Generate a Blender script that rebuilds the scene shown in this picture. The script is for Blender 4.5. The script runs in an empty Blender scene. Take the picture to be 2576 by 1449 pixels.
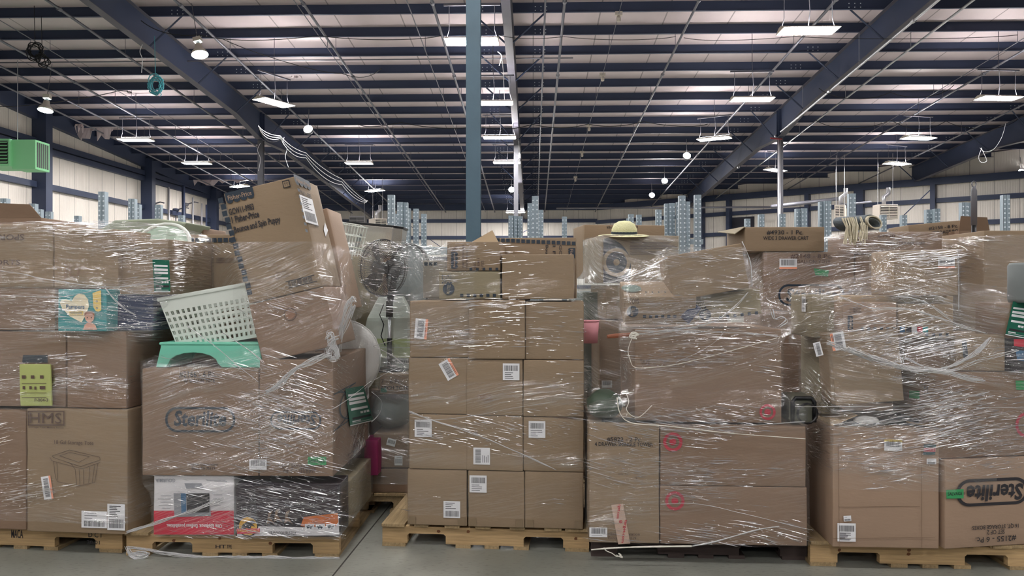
import bpy, bmesh, math, random
from mathutils import Vector, Matrix, noise
rad = math.radians
# ------------------------------------------------------------------ camera, world, exposure
scene = bpy.context.scene
FP, CX, CY, CAMH, YAW = 1910.0, 1288.0, 724.5, 1.54, rad(1.56)
cd = bpy.data.cameras.new('camera'); cam = bpy.data.objects.new('camera', cd); scene.collection.objects.link(cam)
cd.sensor_width = 36; cd.lens = 36 * FP / 2576.0; cd.clip_end = 200; cd.clip_start = .05
cam.location = (0, 0, CAMH); cam.rotation_euler = (rad(90), 0, YAW); scene.camera = cam
scene.view_settings.view_transform = 'Standard'; scene.view_settings.look = 'None'
scene.view_settings.gamma = 1; scene.view_settings.exposure = 0.14; scene.view_settings.use_curve_mapping = False
w = bpy.data.worlds.new('ambient_fill'); scene.world = w; w.use_nodes = True  # added ambient fill, entering through the open rear of the hall
w.node_tree.nodes['Background'].inputs[0].default_value = (.80, .86, 1, 1)
w.node_tree.nodes['Background'].inputs[1].default_value = .15
scene.cycles.transparent_max_bounces = 24; scene.cycles.max_bounces = 7; scene.cycles.diffuse_bounces = 4
scene.cycles.sample_clamp_indirect = 4.0; scene.cycles.use_denoising = True
LAMP_E, UP_E = 250.0, 95.0            # radiance of the tubes downwards and of the glow added on top for the lining
COL = scene.collection
RN = random.Random(11)
# ------------------------------------------------------------------ pixel rays to points in the building
cyaw, syaw = math.cos(YAW), math.sin(YAW)
CAM = Vector((0, 0, CAMH))
def ray(px, py):
    x, y, z = (px - CX) / FP, 1.0, (CY - py) / FP
    return Vector((x * cyaw - y * syaw, x * syaw + y * cyaw, z))
def P(px, py, Z): return CAM + ray(px, py) * Z
class Plane:
    """vertical plane through depth Z at column px, turned a degrees (right side nearer)"""
    def __init__(s, px, Z, a):
        s.p = P(px, CY, Z); s.rz = YAW - rad(a)
        s.x = Vector((math.cos(s.rz), math.sin(s.rz), 0)); s.n = Vector((-math.sin(s.rz), math.cos(s.rz), 0))
    def hit(s, px, py, push=0):
        d = ray(px, py); return CAM + d * ((s.p + s.n * push - CAM).dot(s.n) / d.dot(s.n))
# ------------------------------------------------------------------ materials
MATS = {}
def srgb(c):
    return tuple(((v/255) / 12.92 if v/255 <= .04045 else ((v/255 + .055) / 1.055) ** 2.4) for v in c) + (1,)
def mat(name, col, rough=.6, metal=0, bump=0, bscale=40, var=0, vscale=3, emit=0, coat=0, stretch=None, spec=.4):
    if name in MATS: return MATS[name]
    m = bpy.data.materials.new(name); m.use_nodes = True; nt = m.node_tree; N, L = nt.nodes, nt.links
    b = N['Principled BSDF']; c = srgb(col)
    b.inputs['Base Color'].default_value = c; b.inputs['Roughness'].default_value = rough; b.inputs['Metallic'].default_value = metal
    b.inputs['Specular IOR Level'].default_value = spec; b.inputs['Coat Weight'].default_value = coat
    if emit:
        b.inputs['Emission Color'].default_value = c; b.inputs['Emission Strength'].default_value = emit
    if var or bump:
        tc = N.new('ShaderNodeTexCoord'); mp = N.new('ShaderNodeMapping'); L.new(tc.outputs['Object'], mp.inputs[0])
        if stretch: mp.inputs['Scale'].default_value = stretch
    if var:
        n = N.new('ShaderNodeTexNoise'); n.inputs['Scale'].default_value = vscale; n.inputs['Detail'].default_value = 6; L.new(mp.outputs[0], n.inputs[0])
        oi = N.new('ShaderNodeObjectInfo'); ad = N.new('ShaderNodeMath'); ad.operation = 'MULTIPLY_ADD'; L.new(oi.outputs['Random'], ad.inputs[0]); ad.inputs[1].default_value = .15
        L.new(n.outputs[0], ad.inputs[2])
        mr = N.new('ShaderNodeMapRange'); L.new(ad.outputs[0], mr.inputs[0]); mr.inputs[1].default_value = .3; mr.inputs[2].default_value = 1.2
        mr.inputs[3].default_value = 1 - var; mr.inputs[4].default_value = 1 + var
        mx = N.new('ShaderNodeMix'); mx.data_type = 'RGBA'; mx.blend_type = 'MULTIPLY'; mx.inputs[0].default_value = 1; mx.clamp_result = False
        mx.inputs[6].default_value = c; L.new(mr.outputs[0], mx.inputs[7]); L.new(mx.outputs[2], b.inputs['Base Color'])
    if bump:
        n2 = N.new('ShaderNodeTexNoise'); n2.inputs['Scale'].default_value = bscale; n2.inputs['Detail'].default_value = 4; L.new(mp.outputs[0], n2.inputs[0])
        bp = N.new('ShaderNodeBump'); bp.inputs['Strength'].default_value = bump; bp.inputs['Distance'].default_value = .01
        L.new(n2.outputs[0], bp.inputs['Height']); L.new(bp.outputs[0], b.inputs['Normal'])
    MATS[name] = m; return m
KR = mat('kraft_board', (143, 123, 99), .75, var=.10, vscale=2.0, bump=.12, bscale=30, stretch=(1, 1, 3))
KD = mat('kraft_board_brown', (134, 110, 90), .75, var=.10, vscale=2.0, bump=.12, bscale=30, stretch=(1, 1, 3))
KO = mat('kraft_board_olive', (140, 129, 104), .75, var=.10, vscale=2.0, bump=.12, bscale=30, stretch=(1, 1, 3))
KP = mat('kraft_board_pale', (158, 133, 112), .75, var=.08, vscale=2.0, bump=.12, bscale=30, stretch=(1, 1, 3))
KIN = mat('kraft_inside', (168, 146, 116), .8, var=.08)
INK = mat('black_ink', (42, 40, 44), .7)
INKS = mat('faded_ink', (92, 74, 66), .8)
INKN = mat('navy_ink', (38, 50, 62), .6)
RED = mat('red_ink', (178, 48, 66), .6)
WHITE = mat('paper_white', (226, 226, 228), .6, var=.03)
GREEN = mat('sticker_green', (58, 150, 92), .5)
TAGG = mat('tag_green', (14, 92, 72), .5)
ORNG = mat('label_orange', (236, 160, 130), .6)
YEL = mat('label_yellow', (232, 204, 110), .6)
TAPE = mat('clear_brown_tape', (124, 106, 82), .25, coat=.4)
PINE = mat('pine_wood', (198, 166, 120), .7, var=.42, vscale=3, bump=.25, bscale=8, stretch=(1.2, 9, 24))
PINE2 = mat('weathered_pine', (172, 148, 110), .8, var=.45, vscale=3, bump=.3, bscale=8, stretch=(24, 1.2, 20))
DARKW = mat('dark_pallet_board', (74, 62, 58), .8, var=.3, vscale=5, bump=.3, bscale=20)
KNOT = mat('wood_knot', (112, 72, 44), .7, var=.2)
BLACK = mat('black_plastic', (22, 23, 26), .35)
BLK2 = mat('black_wire', (16, 17, 20), .4)
STEELN = mat('navy_steel', (53, 63, 88), .55, var=.10, vscale=1.5, bump=.05)
STEELG = mat('grey_steel', (98, 98, 104), .5, var=.10)
TEAL = mat('teal_painted_steel', (74, 98, 112), .45, var=.14, vscale=4, bump=.1, bscale=25)
FLANGE = mat('beam_flange', (84, 82, 92), .55, var=.12)
GALV = mat('galvanised_steel', (150, 164, 172), .38, metal=.55, var=.12, vscale=12)
GALVD = mat('punched_bright', (214, 224, 230), .4)
PIPE = mat('pipe_steel', (112, 112, 120), .45, metal=.4, var=.1)
PIPEB = mat('pipe_bright', (196, 196, 200), .35, metal=.6)
WPLAST = mat('white_plastic', (214, 220, 212), .4)
CREAM = mat('cream_enamel', (206, 196, 184), .5)
PGREEN = mat('heater_green', (150, 226, 166), .5)
MINT = mat('mint_plastic', (116, 196, 170), .45)
FOAM = mat('white_cloth', (214, 214, 212), .9, bump=.4, bscale=60)
STRAW = mat('straw', (216, 214, 168), .8, bump=.5, bscale=90)
PINK = mat('pink_fabric', (214, 150, 158), .8)
GREY = mat('grey_fabric', (120, 126, 126), .8, var=.15)
SAGE = mat('sage_plastic', (150, 160, 138), .6, var=.1)
DKGREEN = mat('dark_green_bag', (66, 80, 66), .5, var=.2)
STAINL = mat('stainless', (196, 192, 182), .22, metal=.75)
TEALP = mat('teal_print', (52, 148, 150), .4)
NAVYP = mat('navy_bag', (30, 44, 78), .35)
LIME = mat('lime_foil', (172, 180, 112), .45)
CRM = mat('cream_print', (238, 228, 196), .5)
GOLD = mat('gold_print', (214, 164, 48), .45)
SKIN = mat('skin_print', (206, 158, 136), .6)
BLUEP = mat('blue_print', (60, 104, 140), .5)
ORP = mat('fire_print', (206, 110, 40), .5, var=.4, vscale=14)
DKP = mat('dark_print', (36, 26, 34), .3, var=.3, vscale=8)
FRED = mat('carton_red', (196, 30, 60), .4)
FWHT = mat('carton_white', (214, 212, 214), .4)
LGREY = mat('grey_print', (140, 142, 148), .5)
WOODO = mat('orange_wood', (142, 84, 58), .6, var=.2)
RUGD = mat('rug_dark', (104, 112, 118), .9, bump=.5, bscale=120)
RUGL = mat('rug_cream', (208, 200, 176), .95, bump=.5, bscale=120)
CARPET = mat('blue_cord', (70, 150, 160), .5)
NYLON = mat('white_string', (226, 222, 210), .6)

def lamp_mat(name, col, e):
    m = bpy.data.materials.new(name); m.use_nodes = True; N, L = m.node_tree.nodes, m.node_tree.links
    N.remove(N['Principled BSDF']); em = N.new('ShaderNodeEmission'); em.inputs[0].default_value = col; em.inputs[1].default_value = e
    L.new(em.outputs[0], N['Material Output'].inputs[0]); return m
TUBE = lamp_mat('lit_tubes', (1, .975, .965, 1), LAMP_E)
TUBE2 = lamp_mat('lit_dimmed_tubes', (1, .975, .965, 1), LAMP_E * .42)  # unseen front rows, dimmed only to balance the foreground light
TUBEU2 = lamp_mat('added_uplight_dimmed', (1, .95, .93, 1), UP_E * .3)  # added upward glow, dimmed for the front rows
TUBEU = lamp_mat('added_uplight_glow', (1, .95, .93, 1), UP_E)  # added upward glow that brightens the roof lining
TUBEC = lamp_mat('lit_cool_lamp', (.72, 1, .98, 1), LAMP_E * .45)

def floor_mat():
    m = bpy.data.materials.new('concrete'); m.use_nodes = True; N, L = m.node_tree.nodes, m.node_tree.links; b = N['Principled BSDF']
    tc = N.new('ShaderNodeTexCoord')
    def nz(s, d, x=0, st=None):
        n = N.new('ShaderNodeTexNoise'); n.inputs['Scale'].default_value = s; n.inputs['Detail'].default_value = d; n.inputs['Distortion'].default_value = x
        if st:
            mp = N.new('ShaderNodeMapping'); mp.inputs['Scale'].default_value = st; L.new(tc.outputs['Object'], mp.inputs[0]); L.new(mp.outputs[0], n.inputs[0])
        else: L.new(tc.outputs['Object'], n.inputs[0])
        return n
    a = nz(1.3, 8, .5); r = N.new('ShaderNodeValToRGB'); L.new(a.outputs[0], r.inputs[0])
    r.color_ramp.elements[0].position = .3; r.color_ramp.elements[0].color = srgb((122, 124, 116)); r.color_ramp.elements[1].position = .72; r.color_ramp.elements[1].color = srgb((156, 157, 148))
    s = nz(26, 4, 0, (1, 2.5, 1)); r2 = N.new('ShaderNodeValToRGB'); L.new(s.outputs[0], r2.inputs[0])
    r2.color_ramp.elements[0].position = .2; r2.color_ramp.elements[0].color = (.45, .45, .45, 1); r2.color_ramp.elements[1].position = .45; r2.color_ramp.elements[1].color = (1, 1, 1, 1)
    mx = N.new('ShaderNodeMix'); mx.data_type = 'RGBA'; mx.blend_type = 'MULTIPLY'; mx.inputs[0].default_value = .8
    L.new(r.outputs[0], mx.inputs[6]); L.new(r2.outputs[0], mx.inputs[7]); L.new(mx.outputs[2], b.inputs['Base Color'])
    b.inputs['Roughness'].default_value = .42
    bp = N.new('ShaderNodeBump'); bp.inputs['Strength'].default_value = .15; L.new(s.outputs[0], bp.inputs['Height']); L.new(bp.outputs[0], b.inputs['Normal'])
    return m
FLOORM = floor_mat()
def ribbed(name, col, step, dark=.55, axis=0, width=.02, rib=.03):
    """painted metal wall or lining: thin seam every step metres, fine ribs"""
    m = bpy.data.materials.new(name); m.use_nodes = True; N, L = m.node_tree.nodes, m.node_tree.links; b = N['Principled BSDF']
    tc = N.new('ShaderNodeTexCoord'); sp = N.new('ShaderNodeSeparateXYZ'); L.new(tc.outputs['Object'], sp.inputs[0])
    def M(op, a, v):
        n = N.new('ShaderNodeMath'); n.operation = op; L.new(a, n.inputs[0]); n.inputs[1].default_value = v; return n.outputs[0]
    fr = M('FRACT', M('DIVIDE', sp.outputs[axis], step), 0); seam = M('LESS_THAN', fr, width)
    nz = N.new('ShaderNodeTexNoise'); nz.inputs['Scale'].default_value = .8; nz.inputs['Detail'].default_value = 5; L.new(tc.outputs['Object'], nz.inputs[0])
    r = N.new('ShaderNodeMapRange'); L.new(nz.outputs[0], r.inputs[0]); r.inputs[3].default_value = .84; r.inputs[4].default_value = 1.12
    mx = N.new('ShaderNodeMix'); mx.data_type = 'RGBA'; mx.blend_type = 'MULTIPLY'; mx.inputs[0].default_value = 1; mx.inputs[6].default_value = srgb(col); L.new(r.outputs[0], mx.inputs[7])
    m2 = N.new('ShaderNodeMix'); m2.data_type = 'RGBA'; L.new(seam, m2.inputs[0]); L.new(mx.outputs[2], m2.inputs[6]); m2.inputs[7].default_value = srgb(tuple(int(c * dark) for c in col))
    L.new(m2.outputs[2], b.inputs['Base Color']); b.inputs['Roughness'].default_value = .55
    sn = M('SINE', M('MULTIPLY', sp.outputs[axis], 2 * math.pi / .1), 0)
    bp = N.new('ShaderNodeBump'); bp.inputs['Strength'].default_value = rib; bp.inputs['Distance'].default_value = .02; L.new(sn, bp.inputs['Height']); L.new(bp.outputs[0], b.inputs['Normal'])
    return m
WALLM = ribbed('cream_wall_panel', (236, 228, 218), 1.0, axis=0, width=.02, rib=.25)
INSUL = ribbed('roof_insulation', (206, 192, 194), 1.83, axis=0, width=.02, dark=.7, rib=.0)

def film_mat(name, amt=1.0, tint=(1, 1, 1, 1), shear=0.0, freq=1.0, haze=.035):
    """stretch film: clear, with long fine wrinkles that catch the lamps"""
    m = bpy.data.materials.new(name); m.use_nodes = True; N, L = m.node_tree.nodes, m.node_tree.links
    N.remove(N['Principled BSDF']); out = N['Material Output']
    def M(op, a, b=None, c=None, clamp=False):
        n = N.new('ShaderNodeMath'); n.operation = op; n.use_clamp = clamp
        for i, v in enumerate((a, b, c)):
            if v is None: continue
            if isinstance(v, (int, float)): n.inputs[i].default_value = v
            else: L.new(v, n.inputs[i])
        return n.outputs[0]
    uv = N.new('ShaderNodeUVMap'); uv.uv_map = 'wind'; sp = N.new('ShaderNodeSeparateXYZ'); L.new(uv.outputs[0], sp.inputs[0])
    U, V = sp.outputs[0], sp.outputs[1]
    lay = N.new('ShaderNodeAttribute'); lay.attribute_name = 'layers'; LAY = lay.outputs['Fac']
    def nz(u, v, sc, det, sh=0.0, off=0.0, dist=0.0):
        cb = N.new('ShaderNodeCombineXYZ'); L.new(M('MULTIPLY', U, u), cb.inputs[0])
        vv = M('ADD', V, M('MULTIPLY', U, sh)) if sh else V
        L.new(M('MULTIPLY', vv, v), cb.inputs[1]); cb.inputs[2].default_value = off
        n = N.new('ShaderNodeTexNoise'); n.inputs['Scale'].default_value = sc; n.inputs['Detail'].default_value = det; n.inputs['Distortion'].default_value = dist
        L.new(cb.outputs[0], n.inputs[0]); return n.outputs[0]
    warp = nz(1.2, 1.6, 1, 2, 0, 3.3)
    V0 = V; V = M('ADD', V0, M('MULTIPLY', warp, .13))
    f1 = nz(3.2 * freq, 60 * freq, 1, 4, shear, 0); f2 = nz(9.0 * freq, 170 * freq, 1, 3, shear * 1.3, 7.7); f3 = nz(3.4, 12, 1, 2, shear, 5.1)
    clus = nz(1.6, 4.2, 1, 3, shear * .5, 9.2)
    cl = N.new('ShaderNodeMapRange'); L.new(clus, cl.inputs[0]); cl.inputs[1].default_value = .40; cl.inputs[2].default_value = .66; CL = M('MULTIPLY', cl.outputs[0], LAY)
    CLb = M('MULTIPLY_ADD', CL, .85, M('MULTIPLY', LAY, .15))
    hgt = M('MULTIPLY', M('ADD', M('ADD', f1, M('MULTIPLY', f2, .45)), M('MULTIPLY', f3, 2.2)), CLb)
    bp = N.new('ShaderNodeBump'); bp.inputs['Strength'].default_value = 1.0; bp.inputs['Distance'].default_value = .014 * amt; L.new(hgt, bp.inputs['Height'])
    st = N.new('ShaderNodeMapRange'); L.new(f2, st.inputs[0]); st.inputs[1].default_value = .50; st.inputs[2].default_value = .64
    s1 = N.new('ShaderNodeMapRange'); L.new(f1, s1.inputs[0]); s1.inputs[1].default_value = .52; s1.inputs[2].default_value = .68
    ST = M('MULTIPLY', M('MAXIMUM', st.outputs[0], s1.outputs[0]), CLb)
    gfac = M('ADD', M('MULTIPLY', LAY, .05), M('MULTIPLY', ST, .42), clamp=True)
    gl = N.new('ShaderNodeBsdfGlossy'); gl.inputs['Roughness'].default_value = .13; gl.inputs['Color'].default_value = (1, 1, 1, 1); L.new(bp.outputs[0], gl.inputs['Normal'])
    tr = N.new('ShaderNodeBsdfTransparent'); tr.inputs[0].default_value = tint
    df = N.new('ShaderNodeBsdfDiffuse'); df.inputs[0].default_value = (.92, .92, .92, 1)
    mA = N.new('ShaderNodeMixShader'); L.new(M('ADD', M('MULTIPLY', LAY, haze), M('MULTIPLY', ST, .06), clamp=True), mA.inputs[0]); L.new(tr.outputs[0], mA.inputs[1]); L.new(df.outputs[0], mA.inputs[2])
    mB = N.new('ShaderNodeMixShader'); L.new(gfac, mB.inputs[0]); L.new(mA.outputs[0], mB.inputs[1]); L.new(gl.outputs[0], mB.inputs[2])
    L.new(mB.outputs[0], out.inputs[0]); return m
# ------------------------------------------------------------------ mesh helpers
class MB:
    def __init__(s): s.v = []; s.f = []; s.mi = []; s.mats = []; s.cur = 0
    def m(s, mt):
        if mt not in s.mats: s.mats.append(mt)
        s.cur = s.mats.index(mt); return s
    def add(s, vs, fs):
        o = len(s.v); s.v += [tuple(p) for p in vs]; s.f += [tuple(o + i for i in f) for f in fs]; s.mi += [s.cur] * len(fs); return s
    def box(s, x0, x1, y0, y1, z0, z1, M=None):
        v = [Vector((x, y, z)) for z in (z0, z1) for y in (y0, y1) for x in (x0, x1)]
        if M: v = [M @ p for p in v]
        return s.add(v, [(0, 2, 3, 1), (4, 5, 7, 6), (0, 1, 5, 4), (2, 6, 7, 3), (0, 4, 6, 2), (1, 3, 7, 5)])
    def quad(s, a, b, c, d): return s.add([a, b, c, d], [(0, 1, 2, 3)])
    def poly(s, pts): return s.add(pts, [tuple(range(len(pts)))])
    def prism(s, pts, off):
        n = len(pts); off = Vector(off); v = [Vector(p) for p in pts] + [Vector(p) + off for p in pts]
        return s.add(v, [tuple(range(n))[::-1], tuple(range(n, 2 * n))] + [(i, (i + 1) % n, n + (i + 1) % n, n + i) for i in range(n)])
    def tube(s, pts, r, seg=6, closed=False):
        pts = [Vector(p) for p in pts]; n = len(pts); rs = r if isinstance(r, (list, tuple)) else [r] * n
        vs = []; up = Vector((0, 0, 1)); prev = None
        for i, p in enumerate(pts):
            a = pts[(i - 1) % n] if (i or closed) else p; b = pts[(i + 1) % n] if (i < n - 1 or closed) else p
            t = (b - a); t = t.normalized() if t.length > 1e-9 else Vector((1, 0, 0))
            if prev is None: u = t.cross(up) if abs(t.dot(up)) < .95 else t.cross(Vector((1, 0, 0)))
            else: u = prev - t * prev.dot(t)
            if u.length < 1e-6: u = t.orthogonal()
            u.normalize(); prev = u; w_ = t.cross(u)
            vs += [p + (u * math.cos(k * 2 * math.pi / seg) + w_ * math.sin(k * 2 * math.pi / seg)) * rs[i] for k in range(seg)]
        fs = []
        for i in range(n if closed else n - 1):
            j = (i + 1) % n
            fs += [(i * seg + k, i * seg + (k + 1) % seg, j * seg + (k + 1) % seg, j * seg + k) for k in range(seg)]
        if not closed: fs += [tuple(range(seg))[::-1], tuple((n - 1) * seg + k for k in range(seg))]
        return s.add(vs, fs)
    def lathe(s, prof, seg=24, M=None, ang=2 * math.pi):
        vs = []
        full = ang > 6.28
        cnt = seg if full else seg + 1
        for (r, z) in prof: vs += [Vector((r * math.cos(k * ang / seg), r * math.sin(k * ang / seg), z)) for k in range(cnt)]
        if M: vs = [M @ p for p in vs]
        fs = []
        for i in range(len(prof) - 1):
            for k in range(seg):
                k2 = (k + 1) % cnt if full else k + 1
                fs.append((i * cnt + k, i * cnt + k2, (i + 1) * cnt + k2, (i + 1) * cnt + k))
        return s.add(vs, fs)
    def build(s, name, parent=None, mt=None, smooth=False, bevel=0):
        me = bpy.data.meshes.new(name); me.from_pydata(s.v, [], s.f)
        for q in (s.mats or [mt]): me.materials.append(q)
        if s.mats: me.polygons.foreach_set('material_index', s.mi)
        if smooth: me.polygons.foreach_set('use_smooth', [True] * len(me.polygons))
        me.update(); o = bpy.data.objects.new(name, me); COL.objects.link(o)
        if parent: o.parent = parent
        if bevel:
            b = o.modifiers.new('soft', 'BEVEL'); b.width = bevel; b.segments = 2; b.limit_method = 'ANGLE'
        return o
def tag(o, label, cat, group=None, kind=None):
    o['label'] = label; o['category'] = cat
    if group: o['group'] = group
    if kind: o['kind'] = kind
    return o
def empty(name, loc, rz=0, M=None):
    o = bpy.data.objects.new(name, None); COL.objects.link(o)
    o.matrix_world = M if M else Matrix.Translation(loc) @ Matrix.Rotation(rz, 4, 'Z')
    return o
def struct(o): o['kind'] = 'structure'; return o
def copy_tree(o, parent=None):
    c = o.copy(); COL.objects.link(c)
    if parent: c.parent = parent
    for ch in list(o.children): copy_tree(ch, c)
    return c
# ------------------------------------------------------------------ text (cached glyph meshes)
def text_mesh(s, bold, shear):
    cu = bpy.data.curves.new('t', 'FONT'); cu.body = s; cu.align_x = 'CENTER'; cu.align_y = 'CENTER'; cu.offset = bold; cu.shear = shear; cu.resolution_u = 2
    o = bpy.data.objects.new('t', cu); COL.objects.link(o); bpy.context.view_layer.update()
    me = bpy.data.meshes.new_from_object(o.evaluated_get(bpy.context.evaluated_depsgraph_get()))
    bpy.data.objects.remove(o); bpy.data.curves.remove(cu); return me
# ------------------------------------------------------------------ cartons
CARTONS = []
class Carton:
    """a carton whose front face is given by the picture points of its corners on a plane"""
    def frame(s, bl, br, tl, d):
        s.w = (br - bl).length; X = (br - bl).normalized(); Zv = (tl - bl) - X * (tl - bl).dot(X); s.h = Zv.length; Zv.normalize(); Y = Zv.cross(X); s.d = d
        o = bl + X * s.w / 2 + Y * d / 2
        s.M = Matrix(((X.x, Y.x, Zv.x, o.x), (X.y, Y.y, Zv.y, o.y), (X.z, Y.z, Zv.z, o.z), (0, 0, 0, 1))); s.Mi = s.M.inverted()
    def loc(s, px, py, face='F'):
        o = s.Mi @ CAM; dd = s.Mi.to_3x3() @ ray(px, py)
        ax, val = {'F': (1, -s.d / 2), 'R': (0, s.w / 2), 'L': (0, -s.w / 2), 'T': (2, s.h)}[face]
        return o + dd * ((val - o[ax]) / dd[ax])
    def axes(s, face):
        X, Y, Z = Vector((1, 0, 0)), Vector((0, 1, 0)), Vector((0, 0, 1))
        return {'F': (X, Z, -Y), 'R': (Y, Z, X), 'L': (-Y, Z, -X), 'T': (X, Y, Z)}[face]
    def quad(s, name, pts, mt, face='F', off=.0012, parent=None, thick=0):
        u, v, n = s.axes(face); ps = [s.loc(x, y, face) + n * (off + s.lift) for x, y in pts]
        m = MB().poly(ps) if not thick else MB().prism(ps, n * thick)
        return m.build(name, parent or s.o, mt)
    def text(s, st, cx, cy, wpx, hpx, mt=None, rot=0, face='F', off=.0016, bold=.012, shear=0, name='printed_lettering', parent=None, mirror=False):
        u, v, n = s.axes(face); c = s.loc(cx, cy, face)
        kx = abs((s.loc(cx + 5, cy, face) - s.loc(cx - 5, cy, face)).dot(u)) / 10
        ky = abs((s.loc(cx, cy + 5, face) - s.loc(cx, cy - 5, face)).dot(v)) / 10
        me = text_mesh(st, bold, shear); xs = [p.co.x for p in me.vertices]; ys = [p.co.y for p in me.vertices]
        if not xs: return
        mx, my = (max(xs) + min(xs)) / 2, (max(ys) + min(ys)) / 2
        if abs(math.cos(rad(rot))) > .5: W, H = wpx * kx, hpx * ky
        else: W, H = wpx * ky, hpx * kx
        sx, sy = W / (max(xs) - min(xs)), H / max(max(ys) - min(ys), 1e-4); ca, sa = math.cos(rad(rot)), math.sin(rad(rot))
        for p in me.vertices:
            a, b = (p.co.x - mx) * sx, (p.co.y - my) * sy
            if mirror: a = -a
            p.co = c + u * (a * ca - b * sa) + v * (a * sa + b * ca) + n * (off + s.lift)
        me.materials.clear(); me.materials.append(mt or INK)
        o = bpy.data.objects.new(name, me); COL.objects.link(o); o.parent = parent or s.o; return o
    def label(s, cx, cy, wpx, hpx, rot=0, face='F', strip=None, bar='top', lines=4, name='shipping_label', base=None, lab=None, seed=0):
        """paper label with a barcode and printed lines, w and h before rotation"""
        u, v, n = s.axes(face); c = s.loc(cx, cy, face)
        k = abs((s.loc(cx, cy + 5, face) - s.loc(cx, cy - 5, face)).dot(v)) / 10
        kx = abs((s.loc(cx + 5, cy, face) - s.loc(cx - 5, cy, face)).dot(u)) / 10
        W, H = wpx * kx, hpx * k; ca, sa = math.cos(rad(rot)), math.sin(rad(rot))
        def q(a0, a1, b0, b1, o): return [c + u * (a * ca - b * sa) + v * (a * sa + b * ca) + n * (o + s.lift) for a, b in ((a0, b0), (a1, b0), (a1, b1), (a0, b1))]
        r = random.Random(seed + int(cx)); lb = MB(); lb.m(base or WHITE).poly(q(-W/2, W/2, -H/2, H/2, .0016))
        if strip: lb.m(strip).poly(q(-W/2, W/2, *((-H/2, -H*.3) if strip == ORNG else (H*.28, H/2)), .0018))
        o = lb.build(name, s.o)
        if lab: o['label'] = lab
        b = MB(); b0, b1 = {'top': (.05, .38), 'bottom': (-.42, -.08), 'mid': (-.2, .3), 'full': (-.15, .42)}[bar]; x = -.4
        while x < .4:
            ww = r.choice((.008, .012, .02)); b.poly(q(x * W, (x + ww) * W, b0 * H, b1 * H, .0021)); x += ww + r.choice((.010, .014, .02))
        b.build('barcode', o, INK)
        t = MB(); lo, hi = (-.44, b0 - .06) if bar != 'bottom' else (0, .44)
        for i in range(lines):
            y = lo + (hi - lo) * (i + .5) / lines; t.poly(q(-.38 * W, (-.38 + r.uniform(.3, .7)) * W, (y - .012) * H, (y + .018) * H, .0021))
        if lines: t.build('printed_lines', o, INK)
        return o
def carton_mesh(w, d, h, mt, seed=0, bulge=.004, open_top=False, th=.006, rough=1.0):
    bm = bmesh.new(); bmesh.ops.create_cube(bm, size=1)
    for v in bm.verts: v.co = Vector((v.co.x * w, v.co.y * d, (v.co.z + .5) * h))
    bmesh.ops.bevel(bm, geom=list(bm.edges), offset=min(.005, w * .05), segments=2, affect='EDGES', profile=.6)
    if open_top:
        top = [f for f in bm.faces if f.normal.z > .95 and f.calc_area() > w * d * .5]
        bmesh.ops.delete(bm, geom=top, context='FACES')
    bmesh.ops.subdivide_edges(bm, edges=[e for e in bm.edges if e.calc_length() > .08], cuts=5, use_grid_fill=True)
    so = Vector((seed * 3.7, seed * 1.3, 0))
    for v in bm.verts:
        x, y, z = v.co.x / w * 2, v.co.y / d * 2, v.co.z / h * 2 - 1; bx, by, bz = 1 - x * x, 1 - y * y, 1 - z * z
        nn = noise.noise(v.co * 3.1 + so) * .9
        if abs(y) > .97: v.co.y += math.copysign(1, y) * bulge * (max(bx, 0) * max(bz, 0)) * (1 + nn) 
        if abs(x) > .97: v.co.x += math.copysign(1, x) * bulge * (max(by, 0) * max(bz, 0)) * (1 + nn) 
        v.co += Vector((noise.noise(v.co * 6 + so), noise.noise(v.co * 6 - so), 0)) * .0022 * rough
    me = bpy.data.meshes.new('carton'); bm.normal_update(); bm.to_mesh(me); bm.free(); me.materials.append(mt)
    me.polygons.foreach_set('use_smooth', [True] * len(me.polygons)); me.update(); return me
def carton(pl, x0, x1, y0, y1, d, label, mt=None, push=0, base=None, roll=None, name='cardboard_box', cat='box', group=None, load=None, bulge=.004, open_top=False, lift=None, tape=None, seam=True, dx=0):
    """upright: x0..x1, top y0, bottom y1 (or resting height base). roll: explicit corner points BL, BR, TL"""
    c = Carton(); c.lift = (bulge * 1.15 + .0012) if lift is None else lift
    if roll: bl, br, tl = (pl.hit(*q, push) for q in roll)
    else:
        xm = (x0 + x1) / 2; top = pl.hit(xm, y0, push).z; bot = base if base is not None else pl.hit(xm, y1, push).z
        bl = pl.hit(x0, CY, push); br = pl.hit(x1, CY, push); bl.z = br.z = bot; tl = Vector((bl.x, bl.y, top))
    c.frame(bl, br, tl, d); c.z1 = max(bl.z, tl.z)
    me = carton_mesh(c.w, d, c.h, mt or KR, len(CARTONS), bulge, open_top)
    o = bpy.data.objects.new(name, me); COL.objects.link(o); o.matrix_world = c.M; c.o = o
    tag(o, label, cat, group)
    if open_top:
        s = o.modifiers.new('wall', 'SOLIDIFY'); s.thickness = .006; s.offset = -1
    if tape:
        fc = tape; e = .0014
        m = MB(); m.box(-.03, .03, -c.d/2 - e - c.lift, -c.d/2 - c.lift * .2, c.h - .09, c.h - .002)
        m.box(-.03, .03, -c.d/2 + .002, c.d/2 - .002, c.h + .0005, c.h + .002); m.build('packing_tape', o, TAPE)
    c.load = load
    CARTONS.append(c)
    if load is not None: load.append(c)
    return c
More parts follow.
